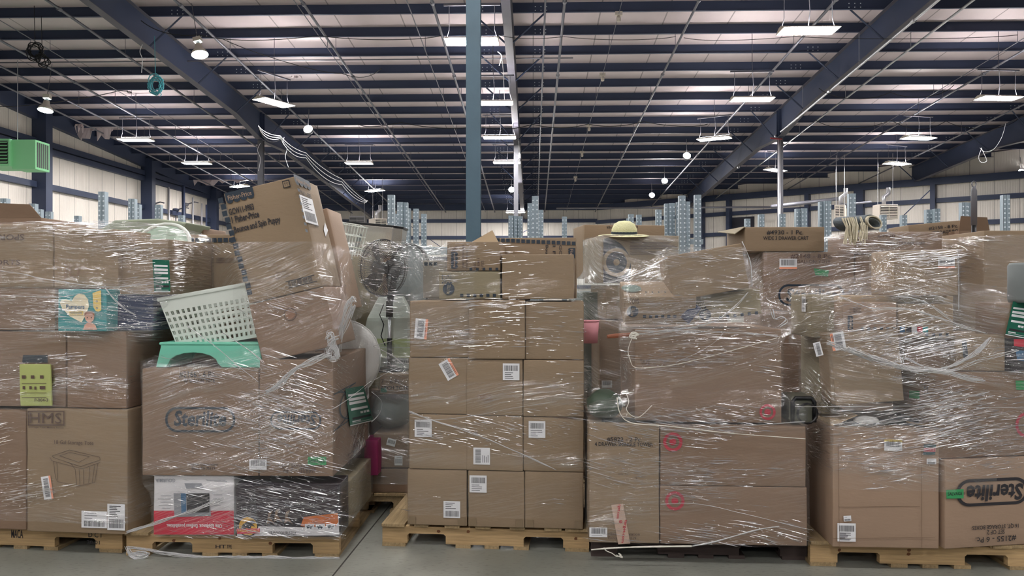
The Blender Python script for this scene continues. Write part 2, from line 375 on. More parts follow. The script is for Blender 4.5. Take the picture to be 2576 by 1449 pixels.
def pts_of(c, n=6):
    r = []
    for sx in (-1, 1):
        for sy in (-1, 1):
            for sz in (0, 1): r.append((sx, sy, sz))
    out = []
    for a in r:
        for b in r:
            if sum(x != y for x, y in zip(a, b)) == 1 and a < b:
                for k in range(n + 1):
                    t = k / n; p = [a[i] + (b[i] - a[i]) * t for i in range(3)]
                    out.append(c.M @ Vector((p[0] * c.w / 2, p[1] * c.d / 2, p[2] * c.h)))
    return out
def hull2(pts):
    pts = sorted(set((round(p[0], 4), round(p[1], 4)) for p in pts))
    if len(pts) < 3: return pts
    def half(ps):
        h = []
        for p in ps:
            while len(h) > 1 and (h[-1][0]-h[-2][0])*(p[1]-h[-2][1]) - (h[-1][1]-h[-2][1])*(p[0]-h[-2][0]) <= 0: h.pop()
            h.append(p)
        return h
    a = half(pts); b = half(pts[::-1]); return a[:-1] + b[:-1]
def crease_mat():
    m = bpy.data.materials.new('film_crease'); m.use_nodes = True; N, L = m.node_tree.nodes, m.node_tree.links; N.remove(N['Principled BSDF'])
    tr = N.new('ShaderNodeBsdfTransparent'); gl = N.new('ShaderNodeBsdfGlossy'); gl.inputs['Roughness'].default_value = .24; a = N.new('ShaderNodeMixShader'); a.inputs[0].default_value = .62
    L.new(tr.outputs[0], a.inputs[1]); L.new(gl.outputs[0], a.inputs[2]); L.new(a.outputs[0], N['Material Output'].inputs[0]); return m
CREASE = crease_mat()
def wrap(load, extra, label, film, z0, z1, dens, win=.06, infl=.014, step=.035, N=168, group='clear film around the pallet loads', name='stretch_wrap', shift=0, slope=0.0, nc=2600, sd=0):
    """film shell: the tight outline of the load at every height, drawn out into one skin"""
    pts = [p for c in load for p in pts_of(c)] + [Vector(p) for p in extra]
    cx = sum(p.x for p in pts) / len(pts); cy = sum(p.y for p in pts) / len(pts)
    nz = max(2, int((z1 - z0) / step)); R = []
    for k in range(nz + 1):
        z = z0 + (z1 - z0) * k / nz; wn = win
        sel = [(p.x - cx, p.y - cy) for p in pts if abs(p.z - z) < wn]
        while len(sel) < 8 and wn < .6: wn += .05; sel = [(p.x - cx, p.y - cy) for p in pts if abs(p.z - z) < wn]
        h = hull2(sel); row = []
        for i in range(N):
            t = 2 * math.pi * i / N; dx, dy = math.cos(t), math.sin(t); best = 0
            for j in range(len(h)):
                ax, ay = h[j]; bx, by = h[(j + 1) % len(h)]; ex, ey = bx - ax, by - ay; den = dx * ey - dy * ex
                if abs(den) < 1e-9: continue
                tt = (ax * ey - ay * ex) / den; uu = (ax * dy - ay * dx) / den
                if tt > 0 and -1e-6 <= uu <= 1 + 1e-6: best = max(best, tt)
            row.append(best)
        R.append(row)
    for k in range(nz + 1):                      # fill gaps, then keep the outermost of neighbours
        for i in range(N):
            if R[k][i] == 0: R[k][i] = max(R[k][i - 1], .05)
    R2 = [[max(R[max(k-1, 0)][i], R[k][i], R[min(k+1, nz)][i]) for i in range(N)] for k in range(nz + 1)]
    R2 = [[max(R[k][i], (R2[max(k-1, 0)][i] + 2 * R2[k][i] + R2[min(k+1, nz)][i]) / 4) + infl for i in range(N)] for k in range(nz + 1)]
    vs = []; 
    for k in range(nz + 1):
        z = z0 + (z1 - z0) * k / nz
        for i in range(N):
            t = 2 * math.pi * i / N; r = R2[k][i] + .004 * noise.noise(Vector((math.cos(t) * 3, math.sin(t) * 3, z * 5)))
            vs.append((cx + r * math.cos(t), cy + r * math.sin(t), z + (0.012 * noise.noise(Vector((t * 2, z, 3))) if k in (0, nz) else 0)))
    fs = [(k * N + i, k * N + (i + 1) % N, (k + 1) * N + (i + 1) % N, (k + 1) * N + i) for k in range(nz) for i in range(N)]
    nf = len(fs); nv = len(vs); R_ = random.Random(100 + sd); V = [Vector(v) for v in vs]; cnt = tries = 0; up = Vector((0, 0, 1))
    while cnt < nc and tries < nc * 40:                 # small shiny facets where the film is creased
        tries += 1; k = R_.randrange(nz); i = R_.randrange(N); a, b, c = V[k * N + i], V[k * N + (i + 1) % N], V[(k + 1) * N + i]
        t = b - a
        if t.length < 1e-4: continue
        t.normalize(); n = t.cross(up)
        if n.y > .35 or (n.y > -.2 and R_.random() < .3): continue
        s, r_ = R_.random(), R_.random(); p = a.lerp(b, s) + (c - a) * r_; q = Vector((p.x * 1.1, p.y * 1.1, p.z * 3.4 + slope * p.x * 3)); cl = noise.noise(q + Vector((sd * 5, 0, 0))) + .45 * noise.noise(q * 2.7)
        if R_.random() > max(0, cl * 2.6 + .16) * dens(p.z, p): continue
        sl = slope + .25 * noise.noise(Vector((p.x * 1.3, p.y * 1.3, p.z * 2.2 + 7))) + R_.uniform(-.04, .04); t2 = (t + up * sl).normalized(); ln = R_.choice((.012, .02, .03, .05, .08, .13)) * R_.uniform(.6, 1.5); h = R_.choice((.0014, .0020, .003, .0045)) * R_.uniform(.8, 1.2)
        tl = rad(R_.uniform(4, 34)); yw = R_.uniform(-.25, .25); nn = (n + t * yw).normalized(); hv = (up * math.cos(tl) - nn * math.sin(tl)) * h; off = nn * .003
        o_ = len(vs); A_, B_ = p + off - t2 * ln / 2, p + off + t2 * ln / 2; mid = (A_ + B_) / 2 + up * R_.uniform(-.0015, .0015)
        vs += [tuple(A_), tuple(mid - hv / 2), tuple(B_), tuple(mid + hv / 2)]; fs.append((o_, o_ + 1, o_ + 2, o_ + 3)); cnt += 1
    me = bpy.data.meshes.new(name); me.from_pydata(vs, [], fs); me.materials.append(film); me.materials.append(CREASE)
    me.polygons.foreach_set('material_index', [0] * nf + [1] * (len(fs) - nf))
    me.polygons.foreach_set('use_smooth', [True] * nf + [False] * (len(fs) - nf))
    uvl = me.uv_layers.new(name='wind'); lay = me.attributes.new('layers', 'FLOAT', 'POINT')
    arc = [0]
    for i in range(N): a = Vector(vs[i]); b = Vector(vs[(i + 1) % N]); arc.append(arc[-1] + max((a - b).length, .008))
    for fi, f in enumerate(fs[:nf]):
        k, i = divmod(fi, N)
        for li, (kk, ii) in enumerate(((k, i), (k, i + 1), (k + 1, i + 1), (k + 1, i))):
            uvl.data[fi * 4 + li].uv = (arc[ii] + shift, z0 + (z1 - z0) * kk / nz)
    for k in range(nz + 1):
        z = z0 + (z1 - z0) * k / nz
        for i in range(N): lay.data[k * N + i].value = dens(z, vs[k * N + i])
    o = bpy.data.objects.new(name, me); COL.objects.link(o); tag(o, label, 'plastic wrap', group); return o
def twist_mat():
    m = bpy.data.materials.new('gathered_film'); m.use_nodes = True; N, L = m.node_tree.nodes, m.node_tree.links; N.remove(N['Principled BSDF'])
    tr = N.new('ShaderNodeBsdfTransparent'); gl = N.new('ShaderNodeBsdfGlossy'); gl.inputs['Roughness'].default_value = .22; df = N.new('ShaderNodeBsdfDiffuse'); df.inputs[0].default_value = (.85, .85, .85, 1)
    a = N.new('ShaderNodeMixShader'); a.inputs[0].default_value = .45; b = N.new('ShaderNodeMixShader'); b.inputs[0].default_value = .30
    L.new(df.outputs[0], a.inputs[1]); L.new(gl.outputs[0], a.inputs[2]); L.new(a.outputs[0], b.inputs[1]); L.new(tr.outputs[0], b.inputs[2]); L.new(b.outputs[0], N['Material Output'].inputs[0]); return m
ROPEM = twist_mat()
def strand(pl, pts, r, parent, push=-.02, mt=None, name='twisted_strand', jit=.0, seg=5, n=5):
    """a twist of film (a bundle of fine threads) or a string laid over the load through picture points"""
    w3 = [pl.hit(p[0], p[1], push) for p in pts]; cur = []
    for i in range(len(w3) - 1):
        p0, p1, p2, p3 = w3[max(i-1, 0)], w3[i], w3[i+1], w3[min(i+2, len(w3)-1)]
        for k in range(n):
            t = k / n; cur.append(.5 * ((2*p1) + (p2-p0)*t + (2*p0-5*p1+4*p2-p3)*t*t + (3*p1-p0-3*p2+p3)*t**3))
    cur.append(w3[-1]); m = MB()
    if mt is None:
        for k in range(max(2, int(r / (.0016 if r < .008 else .0008)))):
            sd = Vector((k * 7.1, RN.uniform(0, 9), 0)); amp = r * .9 + jit * 1.5
            c2 = [p + Vector((noise.noise(p * 6 + sd), noise.noise(p * 6 - sd) * .4, noise.noise(p * 7 + sd * 2))) * amp * 1.6 for p in cur]
            rs = [min(.0026, r * .5) * (.3 + 1.4 * abs(noise.noise(p * 14 + sd))) for p in c2]; m.tube(c2, rs, 4)
    else: m.tube(cur, [r * (.6 + .8 * abs(noise.noise(p * 9))) for p in cur], seg)
    return m.build(name, parent, mt or ROPEM, smooth=True)
# ================================================================== BUILDING
H0, SL = 8.66, .0675
def roofz(y, drop=0): return CAMH + H0 - SL * y - drop          # underside of the purlins
WX, WY = -19.0, 49.7
struct(MB().box(-26, 38, -14, 52, -.2, 0).build('floor', mt=FLOORM))
fj = mat('joint_fill', (58, 56, 52), .8)
ja, jb = P(925, 1340, CAMH * FP / (1340 - CY)), P(828, 1460, CAMH * FP / (1460 - CY)); ja.z = jb.z = 0
dj = (jb - ja).normalized(); nj = Vector((-dj.y, dj.x, 0)) * .004; A_, B_ = ja - dj * 9, jb + dj * 3
struct(MB().prism([A_ - nj, B_ - nj, B_ + nj, A_ + nj], (0, 0, .0015)).build('trim_1', mt=fj))
m = MB(); y0, y1 = -14, 52
m.add([(-26, y0, roofz(y0) + .28), (38, y0, roofz(y0) + .28), (38, y1, roofz(y1) + .28), (-26, y1, roofz(y1) + .28)] +
      [(-26, y0, roofz(y0) + .5), (38, y0, roofz(y0) + .5), (38, y1, roofz(y1) + .5), (-26, y1, roofz(y1) + .5)],
      [(0, 3, 2, 1), (4, 5, 6, 7), (0, 1, 5, 4), (1, 2, 6, 5), (2, 3, 7, 6), (3, 0, 4, 7)])
struct(m.build('ceiling', mt=INSUL))
def wall(name, a, b, h, mt=WALLM):
    a, b = Vector(a), Vector(b); L_ = (b - a).length
    o = struct(MB().box(0, L_, 0, .12, 0, h).build(name, mt=mt)); o.location = a; o.rotation_euler = (0, 0, math.atan2((b - a).y, (b - a).x)); return o
RW0, RW1 = Vector((4.2, WY, 0)), Vector((34, 27.3, 0))
wl = wall('wall_left', (WX, -14, 0), (WX, WY, 0), 1); wl.rotation_euler.z = rad(90)
me = wl.data
for v in me.vertices:
    if v.co.z > .5: v.co.z = roofz(v.co.x - 14) + .24
wall('wall_back', (WX, WY, 0), (4.2, WY, 0), roofz(WY) + .24)
wr_ = wall('wall_right', RW0, RW1, roofz(40) + .3)
for v in wr_.data.vertices:
    if v.co.z > .5: v.co.z = roofz(WY - v.co.x * .6) + .22
# purlins --------------------------------------------------------------
def purlin_mesh():
    m = MB(); m.m(STEELN); x0, x1 = -18.9, 37
    m.box(x0, x1, -.004, .004, 0, .28); m.box(x0, x1, -.07, 0, 0, .006); m.box(x0, x1, 0, .07, .274, .28); m.box(x0, x1, -.06, -.055, 0, .02)
    m.m(GALVD)
    for fx in (-10.4, -.63, 9.3, 19):
        for dx in (-1.0, -.85, -.7, .7, .85, 1.0):
            for z in (.07, .17): m.box(fx + dx - .012, fx + dx + .012, -.012, -.004, z - .012, z + .012)
    return m
pm = None
for k in range(-3, 20):
    y = 20.17 + 1.489 * k
    if pm is None: o = purlin_mesh().build('roof_purlin'); pm = o
    else: o = pm.copy(); COL.objects.link(o)
    o.location = (0, y, roofz(y)); tag(o, 'dark navy steel purlin running sideways under the pale roof lining', 'purlin', 'roof purlins')
# frames ---------------------------------------------------------------
def rafter(X, label, ys=(28.8,), side=(1,)):
    root = empty('roof_beam', (X, 0, 0)); tag(root, label, 'beam')
    Y0, Y1 = -13, WY - .3
    def dep(y): return .8 + sum(.28 * max(0, 1 - abs(y - c) / 2.6) for c in ys)
    st = [Y0] + sorted(set([c + d for c in ys for d in (-2.6, -.3, .3, 2.6) if Y0 < c + d < Y1])) + [Y1]
    w_, f = MB(), MB()
    for a, b in zip(st, st[1:]):
        ta, tb = roofz(a), roofz(b); ba, bb = ta - dep(a), tb - dep(b)
        w_.add([(-.006, a, ba), (.006, a, ba), (.006, b, bb), (-.006, b, bb), (-.006, a, ta), (.006, a, ta), (.006, b, tb), (-.006, b, tb)],
               [(0, 3, 2, 1), (4, 5, 6, 7), (0, 1, 5, 4), (1, 2, 6, 5), (2, 3, 7, 6), (3, 0, 4, 7)])
        for (za, zb, s) in ((ba, bb, -.014), (ta, tb, -.014)):
            f.add([(-.11, a, za + s), (.11, a, za + s), (.11, b, zb + s), (-.11, b, zb + s), (-.11, a, za), (.11, a, za), (.11, b, zb), (-.11, b, zb)],
                  [(0, 3, 2, 1), (4, 5, 6, 7), (0, 1, 5, 4), (1, 2, 6, 5), (2, 3, 7, 6), (3, 0, 4, 7)])
    for c in ys:
        for d in (-.12, .12): w_.box(-.1, .1, c + d - .006, c + d + .006, roofz(c) - dep(c), roofz(c) - .02)
    w_.build('web', root, STEELN); f.build('flange', root, FLANGE)
    for k in range(0, 19, 2):
        y = 20.17 + 1.489 * k
        for s in side:
            MB().tube([(s * .08, y, roofz(y) - dep(y)), (s * 1.0, y, roofz(y) + .04)], .025, 4).build('flange_brace', root, STEELN)
    return root
rafter(-10.4, 'long dark roof beam left of the tall teal column, cables tangled on it', side=(1,))
rafter(-.63, 'dark roof beam straight above the middle stack, seen from below', ys=(8.1, 28.8), side=(1, -1))
rafter(9.3, 'long dark roof beam slanting to the top right with a sprinkler pipe beside it', side=(-1,))
rafter(19, 'dark roof beam at the far right edge, dipping behind the lit hanging lamps', side=(-1,))
def hcol(x, y, top, label, mt, w_=.152, dpt=.152, bot=0, rot=0, name='steel_column', base=True):
    root = empty(name, (x, y, bot), rot); tag(root, label, 'column'); h = top - bot
    m = MB(); m.box(-w_/2, w_/2, -dpt/2, -dpt/2 + .01, .012, h); m.box(-w_/2, w_/2, dpt/2 - .01, dpt/2, .012, h); m.box(-.005, .005, -dpt/2 + .01, dpt/2 - .01, .012, h)
    m.build('shaft', root, mt); MB().box(-w_/2 - .06, w_/2 + .06, -dpt/2 - .06, dpt/2 + .06, 0, .014).build('base_plate', root, mt); return root
hcol(-.63, 8.1, roofz(8.1) - 1.09, 'tall teal painted steel column rising behind the middle stack', TEAL)
hcol(-.63, 28.8, roofz(28.8) - 1.09, 'pale grey steel column far behind, right of the teal column', STEELG, .17, .17)
hcol(-10.4, 28.8, roofz(28.8) - 1.09, 'grey steel column far behind the tall tilted carton', STEELG, .2, .2)
hcol(9.3, 28.8, roofz(28.8) - 1.09, 'dark steel column far behind with a bright pipe running up it', STEELG, .16, .2)
hcol(-10.4, 48.9, roofz(48.9) - .82, 'slim grey column against the back wall above the fan', STEELG, .22, .22)
# pipe up the right column
root = empty('drop_pipe', (9.14, 28.42, 0)); tag(root, 'bright steel pipe standing against the dark column on the right', 'pipe')
MB().tube([(0, 0, .1), (0, 0, roofz(28.6) - 1.2)], .05, 10).build('riser', root, PIPEB, smooth=True)
MB().tube([(-.4, -.25, roofz(28.6) - 1.22), (.1, .02, roofz(28.6) - 1.2)], .03, 8).build('elbow', root, mat('red_coupling', (170, 70, 78), .5), smooth=True)
# wall framing ---------------------------------------------------------
G = 'dark girts along the walls'; n_ = [1]
def trim(o): n_[0] += 1; o.name = 'trim_%d' % n_[0]; return struct(o)
def girt(a, b, z, h=.22, dpt=.2, mt=STEELN):
    a, b = Vector(a), Vector(b); L_ = (b - a).length
    o = MB().box(0, L_, -dpt, 0, 0, h).build('trim_2', mt=mt); o.location = (a.x, a.y, z); o.rotation_euler.z = math.atan2((b - a).y, (b - a).x); trim(o); return o
for z in (7.02, 5.37, 3.85, 1.2): girt((WX, -14, 0), (WX, WY - .3, 0), z)
girt((WX, -14, 0), (WX, WY - .3, 0), roofz(WY) - .1, .22)
for z in (5.82, 4.73, 1.5): girt((WX + .3, WY, 0), (4.2, WY, 0), z)
for z in (5.72, 4.55, 1.5): girt(RW0, RW1, z)
girt((WX, WY - .25, 0), (4.2, WY - .25, 0), roofz(WY) - .25, .4)
girt(RW0 + Vector((0, -.2, 0)), RW1 + Vector((0, -.2, 0)), roofz(WY) - .25, .34)
m = MB(); zz0, zz1 = roofz(-13) + .27, roofz(WY - .3) + .27
m.prism([(WX + .01, -13, zz0), (WX + .01, WY - .3, zz1), (WX + .01, WY - .3, zz1 - .6), (WX + .01, -13, zz0 - .6)], (.22, 0, 0)); trim(m.build('trim_3', mt=STEELN))
for y, wdt in ((28.5, .40), (36.5, .36), (44.0, .36), (20.5, .4)):
    o = MB().box(0, .55, -wdt/2, wdt/2, 0, roofz(y) + .1).build('trim_3', mt=STEELN); o.location = (WX, y, 0); trim(o)
def rwall(px):          # point of the angled wall at a picture column
    d = ray(px, CY); e = RW1 - RW0; n = Vector((-e.y, e.x, 0)); t = (RW0 - CAM).dot(n) / d.dot(n); return CAM + d * t
for px, ww in ((1765, .5), (2165, .45), (2350, .22), (2035, .22), (1838, .2)):
    p = rwall(px); o = MB().box(-ww/2, ww/2, -.45, -.02, 0, min(roofz(p.y) + .15, 6.6)).build('trim_4', mt=STEELN); o.location = (p.x, p.y, 0); o.rotation_euler.z = math.atan2(RW1.y - RW0.y, RW1.x - RW0.x); trim(o)
# dark panel painting the shade of a door opening in the angled wall
p0, p1 = rwall(1843), rwall(1898); L_ = (p1 - p0).length
o = MB().box(0, L_, -.06, -.01, 2.2, 5.6).build('door_1', mt=mat('opening_shade', (40, 40, 50), .6)); o.location = (p0.x, p0.y, 0); o.rotation_euler.z = math.atan2((p1 - p0).y, (p1 - p0).x); struct(o)
# slender posts and ducts on the left wall
for y, r, mt, lab, top in ((37.6, .05, PIPEB, 'shiny vertical pipe on the left wall next to the second wall column', 6.6), (39.2, .09, STEELN, 'dark slender post on the left wall between two shiny pipes', 6.9),
                      (40.3, .05, PIPEB, 'second shiny vertical pipe on the left wall, just right of the dark post', 6.4), (41.4, .05, PIPEB, 'third shiny vertical pipe on the left wall', 6.2),
                      (42.0, .05, STEELN, 'thin dark vertical conduit on the left wall behind the shiny pipes', 6.2), (45.6, .05, PIPEB, 'shiny vertical pipe near the far corner of the left wall', 6.0), (47.2, .05, PIPEB, 'last shiny vertical pipe before the corner of the left wall', 5.8)):
    o = MB().tube([(0, 0, 0), (0, 0, top)], r, 8).build('vertical_pipe', mt=mt, smooth=True); o.location = (WX + .75, y, 0); tag(o, lab, 'pipe')
# small globe pulleys on stands by the left wall
for px, py, Z, lab in ((378, 516, 37.5, 'dark round vent cap left of the others by the left wall'), (442, 529, 40.2, 'dark round vent cap in front of the dark post on the left wall'), (467, 515, 41.5, 'pale round vent cap higher up on the left wall'), (523, 528, 45.0, 'pale round vent cap near the leaning carton, left wall')):
    p = P(px, py, Z); root = empty('vent_cap', p); tag(root, lab, 'vent')
    MB().lathe([(.001, -.1), (.12, -.09), (.17, 0), (.12, .09), (.001, .11)], 14).build('cap', root, STEELN if 'dark' in lab else PIPE, smooth=True)
    MB().tube([(0, 0, 0), (.5, 0, .15), (.7, 0, .1)], .035, 6).build('arm', root, PIPE)
    MB().tube([(0, 0, -.05), (0, .05, -p.z)], .03, 6).build('stand', root, PIPE)
# ------------------------------------------------------------------ lamps
def proto_fluor():
    r = empty('hanging_lamp', (0, 0, 0))
    m = MB(); L_, W_ = .58, .27  # hood and tubes made wider to stand in for lamp glare
    for s in (-1, 1): m.add([(-L_, s * .07, .07), (L_, s * .07, .07), (L_, s * W_, -.01), (-L_, s * W_, -.01), (-L_, s * .07, .08), (L_, s * .07, .08), (L_, s * (W_ + .006), -.005), (-L_, s * (W_ + .006), -.005)], [(0, 1, 2, 3), (4, 7, 6, 5), (0, 4, 5, 1), (2, 6, 7, 3)])
    for s in (-1, 1): m.add([(s * L_, -.07, .08), (s * L_, .07, .08), (s * L_, W_, -.01), (s * L_, -W_, -.01), (s * (L_ + .01), -.07, .08), (s * (L_ + .01), .07, .08), (s * (L_ + .01), W_, -.01), (s * (L_ + .01), -W_, -.01)], [(0, 1, 2, 3), (4, 7, 6, 5), (0, 3, 7, 4), (0, 4, 5, 1), (1, 5, 6, 2)])
    m.build('reflector_hood', r, CREAM)
    for y in (-.20, -.12, -.04, .04, .12, .20): MB().box(-L_ + .02, L_ - .02, y - .026, y + .026, -.012, .0).build('tube', r, TUBE)
    MB().quad((-L_ + .05, -.05, .085), (L_ - .05, -.05, .085), (L_ - .05, .05, .085), (-L_ + .05, .05, .085)).build('added_uplight', r, TUBEU)  # glowing strip added on top to brighten the roof lining
    MB().box(-.62, .62, -.02, .02, .78, .82).build('hanger_bar', r, PIPE)
    for s in (-1, 1): MB().tube([(s * .5, 0, .78), (s * .5, 0, .25), (s * .55, 0, .08)], .008, 4).build('suspension_wire', r, PIPE)
    MB().tube([(0, 0, .08), (.04, 0, .4), (0, 0, 1.0), (0, 0, 2.0)], .01, 4).build('power_cord', r, PIPE)
    return r
LP = None; TUBE_, TUBEU_ = TUBE, TUBEU
def fluor(p, rz, lab, pitch=0, group=None):
    global LP
    o = LP = proto_fluor() if LP is None else LP
    if o.get('label'): o = copy_tree(LP)
    o.matrix_world = Matrix.Translation(p) @ Matrix.Rotation(rz, 4, 'Z') @ Matrix.Rotation(pitch, 4, 'X'); tag(o, lab, 'lamp', group)
VIS = [(1187, 104, 0, 'lit hanging lamp half hidden behind the teal column, nearest of its row'), (1240, 259, 0, 'lit hanging lamp just right of the teal column, second of its row'),
 (1257, 346, 0, 'lit hanging lamp beside the teal column, at the top of the pale grey column'), (1275, 409, 0, 'lit hanging lamp crossing behind the pale grey column'),
 (903, 411, 0, 'lit hanging lamp left of the teal column above the fan'), (495, 411, 0, 'lit hanging lamp above the left wall, right of the oval one'), (342, 352, 0, 'lit hanging lamp near the left wall, brightest over the cream panels'),
 (690, 258, 62, 'lit hanging lamp turned lengthwise above the tilted carton'), (603, 469, -35, 'small lit lamp peeking over the top left corner of the tilted carton'), (943, 480, -35, 'small tilted lit lamp left of the tall rack uprights'),
 (2033, 77, 0, 'hanging lamp with two separate tubes at the top right, nearest of all'), (1892, 250, 0, 'lit hanging lamp on a bar and wires, right of centre'), (1797, 349, -28, 'lit hanging lamp turned slightly, right of centre below the barred one'),
 (2310, 348, 14, 'long lit hanging lamp toward the right, above the tilted one'), (2256, 412, 24, 'lit hanging lamp tilted against the far right beam'), (2512, 247, 6, 'lit hanging lamp at the right edge of the roof'),
 (1950, 428, 40, 'lit lamp passing behind the dark column with the bright pipe'), (2017, 482, 0, 'lowest lit hanging lamp, above the drawer cart carton'), (1297, 534, 0, 'far lit lamp low behind the foot of the pale grey column')]
for px, py, a, lab in VIS:
    Z = 5.4 * FP / (CY - py); Z = min(Z, 46)
    if a and Z > 20: pass
    fluor(P(px, py, Z), rad(a), lab)
for i, y in enumerate((11.2, 5.8, .4, -5, -10.4)):
    if i == 0:
        fluor(Vector((-1.2, 11.2, 5.4 + CAMH)), 0, 'hanging lamp of the rows overhead before the stacks', group='overhead lamps in front of the stacks')
        LP = None
    for x in (-14.5, -7.5, -1.2, 6.1, 13.5):
        if y > 11 and x in (-14.5, -1.2): continue
        TUBE, TUBEU = TUBE2, TUBEU2
        fluor(Vector((x, y, 5.4 + CAMH)), 0, 'hanging lamp of the rows overhead before the stacks', group='overhead lamps in front of the stacks')
TUBE, TUBEU = TUBE_, TUBEU_
def dome(px, py, Z, lab, mt, s=1.0, tilt=0):
    r = empty('dome_lamp', P(px, py, Z)); r.rotation_euler = (rad(-12), rad(tilt), 0); r.scale = (s, s, s); tag(r, lab, 'lamp')
    MB().lathe([(.09, .34), (.11, .2), (.2, .1), (.235, 0), (.23, 0), (.19, .09), (.1, .19)], 24).build('reflector', r, CREAM, smooth=True)
    MB().lathe([(.001, -.02), (.12, -.015), (.225, .005)], 24).build('lens', r, mt, smooth=True)
    MB().box(-.11, .11, -.08, .08, .42, .56).build('ballast_box', r, CREAM, bevel=.01); MB().tube([(0, 0, .33), (0, 0, .43)], .05, 8).build('neck', r, PIPE)
    MB().tube([(0, 0, .55), (0, 0, 1.7)], .01, 4).build('hanger', r, PIPE)
dome(503, 138, 17.0, 'round dome lamp with cool white light hanging by the long left beam', TUBEC, .78, -14)
dome(114, 278, 21.5, 'round dome lamp with cool light above the green heater', TUBEC, .85)
for px, py, Z, lab in ((775, 325, 26, 'small glaring floodlight on the beam above the tilted carton'), (1728, 392, 31, 'small glaring floodlight, highest of the three right of centre'), (1672, 455, 38, 'small glaring floodlight, middle of the three right of centre'),
                       (1640, 491, 42, 'small glaring floodlight, lowest of the three right of centre'), (1287, 477, 38, 'small glaring floodlight against the pale grey column'), (2570, 433, 35, 'small glaring floodlight at the right picture edge')):
    r = empty('floodlight', P(px, py, Z)); tag(r, lab, 'lamp')
    MB().lathe([(.001, 0), (.16, .0), (.17, -.05), (.1, -.2), (.001, -.22)], 16, Matrix.Rotation(rad(68), 4, 'X')).build('housing', r, STEELG, smooth=True)
    MB().lathe([(.001, .012), (.15, .008)], 16, Matrix.Rotation(rad(68), 4, 'X')).build('lens', r, TUBE)
    MB().tube([(0, 0, .05), (0, .1, .7)], .012, 4).build('bracket', r, STEELG)
# ------------------------------------------------------------------ sprinkler mains and conduits running away under the roof
def roofline(x0, y0, r, drop, lab, mt=PIPE, Y0=4, Y1=WY - .4, heads=0, name='sprinkler_pipe', cat='pipe'):
    H = H0 - drop; X = (x0 - 1340) / (855 - y0) * H
    root = empty(name, (X, 0, 0)); tag(root, lab, cat)
    MB().tube([(0, Y0, roofz(Y0, drop)), (0, Y1, roofz(Y1, drop))], r, 8).build('run', root, mt, smooth=True)
    for k in range(0, 10):
        y = 17.2 + 3 * 1.489 * k
        if y > Y1: break
        MB().tube([(0, y, roofz(y, drop)), (0, y, roofz(y) + .02)], .008, 4).build('hanger_rod', root, mt)
    for k in range(heads):
        y = 18.6 + 5.2 * k
        MB().lathe([(r + .004, -.07), (r + .02, -.06), (r + .02, .06), (r + .004, .07)], 8, Matrix.Translation((0, y, roofz(y, drop))) @ Matrix.Rotation(rad(90), 4, 'X')).build('coupling', root, mt)
    return root
PD = [(112, 0, .035, .45, 'sprinkler pipe at the top left, first left of the long left beam'), (0, 55, .012, .3, 'thin rod running away at the far top left corner'), (0, 105, .035, .5, 'sprinkler pipe entering at the left edge under the dark cable coil'),
 (0, 170, .03, .55, 'pipe entering at the left edge above the dome lamp'), (0, 215, .03, .55, 'lowest pipe at the left edge over the green heater'), (437, 0, .035, .4, 'sprinkler pipe between the long left beam and its dome lamp'),
 (755, 0, .035, .4, 'sprinkler pipe left of the teal column with thin rods beside it'), (737, 0, .012, .3, 'thin conduit close beside the left sprinkler pipe'), (1022, 0, .014, .4, 'thin conduit left of the teal column'),
 (1085, 0, .038, .4, 'sprinkler pipe passing behind the teal column'), (1372, 0, .025, .4, 'straight conduit right of the middle beam'), (1421, 0, .036, .4, 'straight sprinkler pipe right of the middle beam'),
 (1759, 0, .032, .4, 'sprinkler pipe toward the right of the roof centre'), (2103, 0, .036, .4, 'sprinkler pipe that holds up the two tube lamp'), (2360, 0, .036, .95, 'bright sprinkler pipe running beside the long right beam'),
 (2448, 0, .030, .45, 'thin pipe just right of the bright sprinkler pipe'), (2576, 125, .032, .45, 'sprinkler pipe entering at the upper right edge'), (2576, 95, .012, .3, 'thin rod entering at the upper right edge'), (2576, 262, .03, .5, 'lowest sprinkler pipe entering at the right edge')]
for x0, y0, r, d, lab in PD: roofline(x0, y0, r, d, lab, PIPEB if 'bright' in lab else PIPE, heads=4 if r > .03 else 0, Y1=28.4 if x0 == 2360 else WY - .4)
# detector line with its heads
root = roofline(1566, 0, .008, .42, 'thin line carrying small white smoke detectors along the roof', name='detector_line', cat='conduit')
for k, py in enumerate((40, 192, 320, 386, 449)):
    Z = (H0 - .42) * FP / (855 - py); y = Z
    m = MB(); m.box(-.09, .09, -.06, .06, -.03, .06); m.lathe([(.001, -.2), (.05, -.18), (.06, -.1), (.03, -.03)], 10); o = m.build('smoke_detector', root, CREAM); o.location = (0, y, roofz(y, .42))
# crosswise pipe and sagging cables
root = empty('cross_pipe', (0, 22.6, roofz(22.6) - .3)); tag(root, 'thin crosswise pipe reaching from the left wall to right of the teal column', 'pipe'); MB().tube([(-18.5, 0, 0), (1.2, 0, 0)], .02, 6).build('run', root, PIPE)
def cable(pts, r, lab, mt=BLK2, name='cable', cat='cable', sag=0, n=10):
    w3 = [P(*q) for q in pts]; cur = []
    for i in range(len(w3) - 1):
        p0, p1_, p2_, p3_ = w3[max(i-1, 0)], w3[i], w3[i+1], w3[min(i+2, len(w3)-1)]
        for k in range(n):
            t = k / n; q = .5 * ((2*p1_) + (p2_-p0)*t + (2*p0-5*p1_+4*p2_-p3_)*t*t + (p3_-p0+3*p1_-3*p2_)*t**3); q.z -= sag * 4 * t * (1 - t); cur.append(q)
    cur.append(w3[-1]); return tag(MB().tube(cur, r, 5).build(name, mt=mt), lab, cat)
